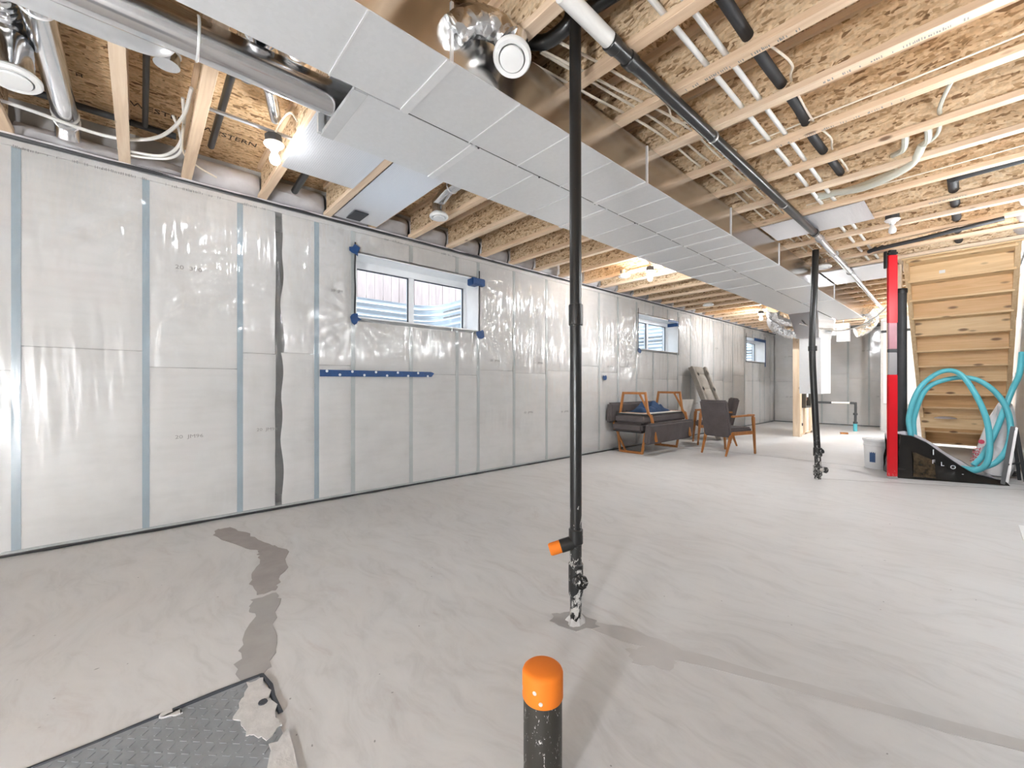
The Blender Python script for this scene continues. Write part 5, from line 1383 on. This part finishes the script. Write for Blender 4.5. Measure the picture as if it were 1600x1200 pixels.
# leaning packing slab
lp = thing('packing_slab', 'taupe moulded packing slab with dark cutouts leaning against the window wall', 'packaging', (-3.4, 8.95, 0))
b0_, t0_ = Vector((-3.42, 8.95, 0.02)), Vector((-4.07, 9.10, 1.50))
up_ = (t0_ - b0_).normalized(); sy = Vector((0.10, 1, 0)).normalized(); nr = sy.cross(up_).normalized()
if nr.x < 0: nr = -nr
def slab(u, v, h): return b0_ + (t0_ - b0_) * v + sy * (u - 0.5) * 0.60 + nr * h
mb = MB().obox((b0_ + t0_) / 2, sy, nr, up_, 0.30, 0.02, (t0_ - b0_).length / 2); mb.build('back_sheet', M['taupe'], lp, bevel=0.005)
for u in (0.06, 0.94):
    MB().bar(slab(u, 0.0, 0.05), slab(u, 1.0, 0.05), 0.08, 0.06, nr).build('edge_rail', M['taupe'], lp, bevel=0.012)
for k, (u, v, su, sv) in enumerate(((0.5, 0.10, 0.30, 0.12), (0.5, 0.32, 0.28, 0.14), (0.52, 0.56, 0.27, 0.13), (0.48, 0.78, 0.30, 0.12), (0.5, 0.95, 0.32, 0.06))):
    MB().grid(lambda a, b: slab(u + (a - 0.5) * 2 * su, v + (b - 0.5) * 2 * sv, 0.02 + 0.055 * math.sqrt(max(0, 1 - (2 * a - 1) ** 2)) * math.sqrt(max(0, 1 - (2 * b - 1) ** 2))), 12, 12).build('moulded_pad', M['taupe'], lp, smooth=True, fix=False)
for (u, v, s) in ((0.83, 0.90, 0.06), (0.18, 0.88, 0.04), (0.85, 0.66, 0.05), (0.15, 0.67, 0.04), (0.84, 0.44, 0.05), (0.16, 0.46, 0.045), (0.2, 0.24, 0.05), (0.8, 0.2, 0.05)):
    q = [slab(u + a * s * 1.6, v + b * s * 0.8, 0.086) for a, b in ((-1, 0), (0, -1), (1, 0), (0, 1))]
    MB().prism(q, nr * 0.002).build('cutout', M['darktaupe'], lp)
o = MB().obox((-3.98, 8.25, 0.42), (0.25, 0, 1), (0, 1, 0), (1, 0, -0.25), 0.42, 0.28, 0.008).build('cream_board', M['cream'])
tag(o, 'cream board leaning on the wall behind the half hidden armchair', 'board')
ct = thing('printed_carton', 'small white carton with coloured specks by the window wall', 'box', (-3.85, 9.9, 0))
MB().box(-4.02, -3.72, 9.75, 10.05, 0, 0.26).build('carton_body', M['white'], ct, bevel=0.004)
rng = random.Random(5)
for k in range(10):
    y = rng.uniform(9.77, 10.0); z = rng.uniform(0.10, 0.24); x = rng.uniform(-4.0, -3.75)
    MB().box(x, x + 0.03, 9.748, 9.75, z, z + 0.025).build('printed_fleck', M[('blue', 'orange', 'boxgrey', 'redink')[k % 4]], ct)

# ------------------------------------------------------------------ mechanical corner far away
pw = thing('stub_wall', 'pale wooden stub wall of studs at the mechanical corner', 'wall frame', (-2.57, 10.7, 0))
MB().box(-2.64, -2.505, 10.62, 10.76, 0, JB).build('stud', M['lumber'], pw, bevel=0.004, seg=1)
MB().box(-2.60, -2.56, 11.25, 11.39, 0, 0.62).build('stud', M['lumber'], pw)
MB().box(-2.60, -2.56, 11.75, 11.89, 0, JB).build('stud', M['lumber'], pw)
MB().box(-2.60, -2.56, 10.76, 11.9, 0, 0.04).build('bottom_plate', M['lumber'], pw)
MB().box(-2.62, -2.60, 10.78, 11.9, 0.04, 2.3).build('backing_board', M['cream'], pw)
for (y, z) in ((10.9, 0.25), (11.0, 0.40), (11.3, 0.5), (11.15, 0.2)):
    MB().box(-2.60, -2.58, y, y + 0.04, z, z + 0.06).build('dark_bracket', M['gasket'], pw)
ep = thing('electrical_panel', 'open dark electrical panel tub mounted beside the pale post', 'electrical panel', (-2.5, 11.0, 0.6))
MB().box(-2.58, -2.44, 10.80, 10.84, 0.62, 1.85).box(-2.58, -2.44, 11.20, 11.24, 0.62, 1.85).box(-2.58, -2.44, 10.84, 11.20, 0.62, 0.66).box(-2.58, -2.44, 10.84, 11.20, 1.81, 1.85).box(-2.58, -2.56, 10.84, 11.20, 0.66, 1.81).build('tub', M['panelgrey'], ep)
MB().box(-2.555, -2.48, 11.05, 11.19, 0.85, 1.78).build('breaker_bank', M['cabinet'], ep)
MB().box(-2.555, -2.50, 11.06, 11.18, 0.78, 0.95).build('bus_lug', M['copper'], ep)
fm_ = thing('furnace_plenum', 'shiny crumpled metal plenum dropping from the trunk at the far end', 'duct', (-2.15, 9.9, 2.0))
def box8(mb_, b, t_):
    mb_.add(list(b) + list(t_), [(3, 2, 1, 0), (4, 5, 6, 7), (0, 1, 5, 4), (1, 2, 6, 5), (2, 3, 7, 6), (3, 0, 4, 7)])
mb = MB(); box8(mb, [(-2.30, 9.55, 2.02), (-1.95, 9.55, 2.02), (-1.95, 10.5, 2.02), (-2.30, 10.5, 2.02)], [(-2.385, 9.27, 2.5), (-1.91, 9.27, 2.5), (-1.91, 10.7, 2.5), (-2.385, 10.7, 2.5)])
mb.build('taper', M['galv_round'], fm_)
MB().box(-2.385, -1.91, 9.27, 10.7, 2.5, JB - 0.004).build('header_box', M['galv_side'], fm_)
MB().box(-2.30, -1.95, 9.7, 10.5, 0.95, 2.02).build('drop', M['galv'], fm_)
fnc = thing('furnace', 'grey furnace cabinet under the plenum behind the slim black stack', 'furnace', (-2.12, 10.1, 0))
MB().box(-2.34, -1.93, 9.72, 10.48, 0.05, 0.95).build('cabinet', M['cabinet'], fnc, bevel=0.006) if False else None
COL.objects.unlink(fnc); bpy.data.objects.remove(fnc)
for lab, pts, r_ in (('lower black and silver flexible duct curving under the far trunk', [(-2.80, 10.0, 2.68), (-2.86, 10.1, 2.48), (-2.78, 10.25, 2.32), (-2.62, 10.35, 2.24), (-2.40, 10.45, 2.23), (-2.25, 10.5, 2.26)], 0.125),
                     ('upper silver flexible duct curving into the far trunk', [(-2.68, 9.5, 2.66), (-2.72, 9.62, 2.56), (-2.62, 9.80, 2.47), (-2.50, 9.95, 2.44), (-2.36, 10.05, 2.46)], 0.115),
                     ('foil flexible duct hanging off the end of the shiny trunk', [(-1.42, 10.8, 2.62), (-1.36, 10.95, 2.52), (-1.38, 11.0, 2.38), (-1.50, 11.0, 2.25), (-1.62, 10.95, 2.2)], 0.10)):
    P_ = spline(pts, 8); rr_ = [r_ * (1 + 0.05 * (i % 2)) for i in range(len(P_))]
    o = MB().tube(P_, rr_, 18).build('flexible_duct', M['foil'], smooth=True, fix=False)
    tag(o, lab, 'duct', 'flexible ducts at the far end')
hr = thing('ventilator', 'white wall hung ventilator box half hidden by the slim black stack', 'ventilator', (-2.5, 12.7, 1.6))
MB().box(-2.95, -2.42, 12.6, 13.0, 1.62, 2.36).build('cabinet', M['cabinet'], hr, bevel=0.01)
MB().box(-2.60, -2.28, 12.7, 13.0, 2.36, 2.66).build('duct_boot', M['cabinet'], hr, bevel=0.006)
MB().box(-2.435, -2.41, 12.59, 12.62, 1.66, 1.95).build('latch', M['gasket'], hr)
MB().box(-2.93, -2.91, 12.78, 12.80, 2.36, JB + 0.02).box(-2.64, -2.62, 12.78, 12.80, 2.36, JB + 0.02).build('hanging_strap', M['hanger'], hr)
MB().tube([(-2.6, 12.75, 1.62), (-2.6, 12.75, 1.30)], 0.012, 8).build('drain_hose', M['gasket'], hr)
wb = thing('white_duct_box', 'narrow white box mounted right of the ventilator', 'duct box', (-2.2, 12.9, 2.2))
MB().box(-2.27, -2.03, 12.85, 13.05, 2.20, 2.64).build('box_shell', M['cabinet'], wb, bevel=0.006)
MB().box(-2.16, -2.14, 12.94, 12.96, 2.64, JB + 0.02).build('hanging_strap', M['hanger'], wb)
gp_ = thing('gas_pipe', 'black and white pipe elbowing down into a turquoise floor sleeve', 'pipe', (-1.9, 12.92, 0))
MB().tube([(-2.9, 12.92, 0.68), (-2.38, 12.92, 0.685)], 0.028, 12).build('black_run', M['boxgrey'], gp_, smooth=True)
MB().tube([(-2.38, 12.92, 0.685), (-2.02, 12.92, 0.685)], 0.024, 12).build('white_run', M['tube_white'], gp_, smooth=True)
MB().tube(spline([(-2.02, 12.92, 0.685), (-1.93, 12.92, 0.683), (-1.91, 12.92, 0.65), (-1.915, 12.92, 0.15)], 5), 0.028, 12).build('drop_leg', M['boxgrey'], gp_, smooth=True)
MB().tube([(-1.918, 12.92, 0.0), (-1.918, 12.92, 0.19)], 0.040, 14).build('sleeve', M['hose'], gp_, smooth=True)
for z in (0.21, 0.42):
    mb = MB(); coupling(mb, (-1.915, 12.92, z), (0, 0, 1), 0.045, 0.025); mb.build('coupling', M['boxgrey'], gp_, smooth=True)
cable('slack_cable', 'slack white cable hanging in a long curve at the far end', 'cable', [(-2.2, 9.3, 2.28), (-1.95, 9.6, 2.20), (-1.65, 9.7, 2.13), (-1.3, 9.4, 2.17), (-1.0, 8.8, 2.26), (-0.75, 8.2, 2.40)], 0.012, 'tube_white')
cable('thin_cable', 'thin cable strung above the slack one at the far end', 'cable', [(-2.3, 10.9, 2.35), (-1.9, 11.0, 2.31), (-1.5, 10.8, 2.29), (-1.1, 10.2, 2.36)], 0.008, 'wire')
o = MB().tube([(-1.5, 13.45, 2.42), (0.3, 13.45, 2.45)], 0.03, 10).build('conduit', M['boxgrey'], smooth=True)
tag(o, 'black pipe across the far wall jog below the joists', 'pipe')
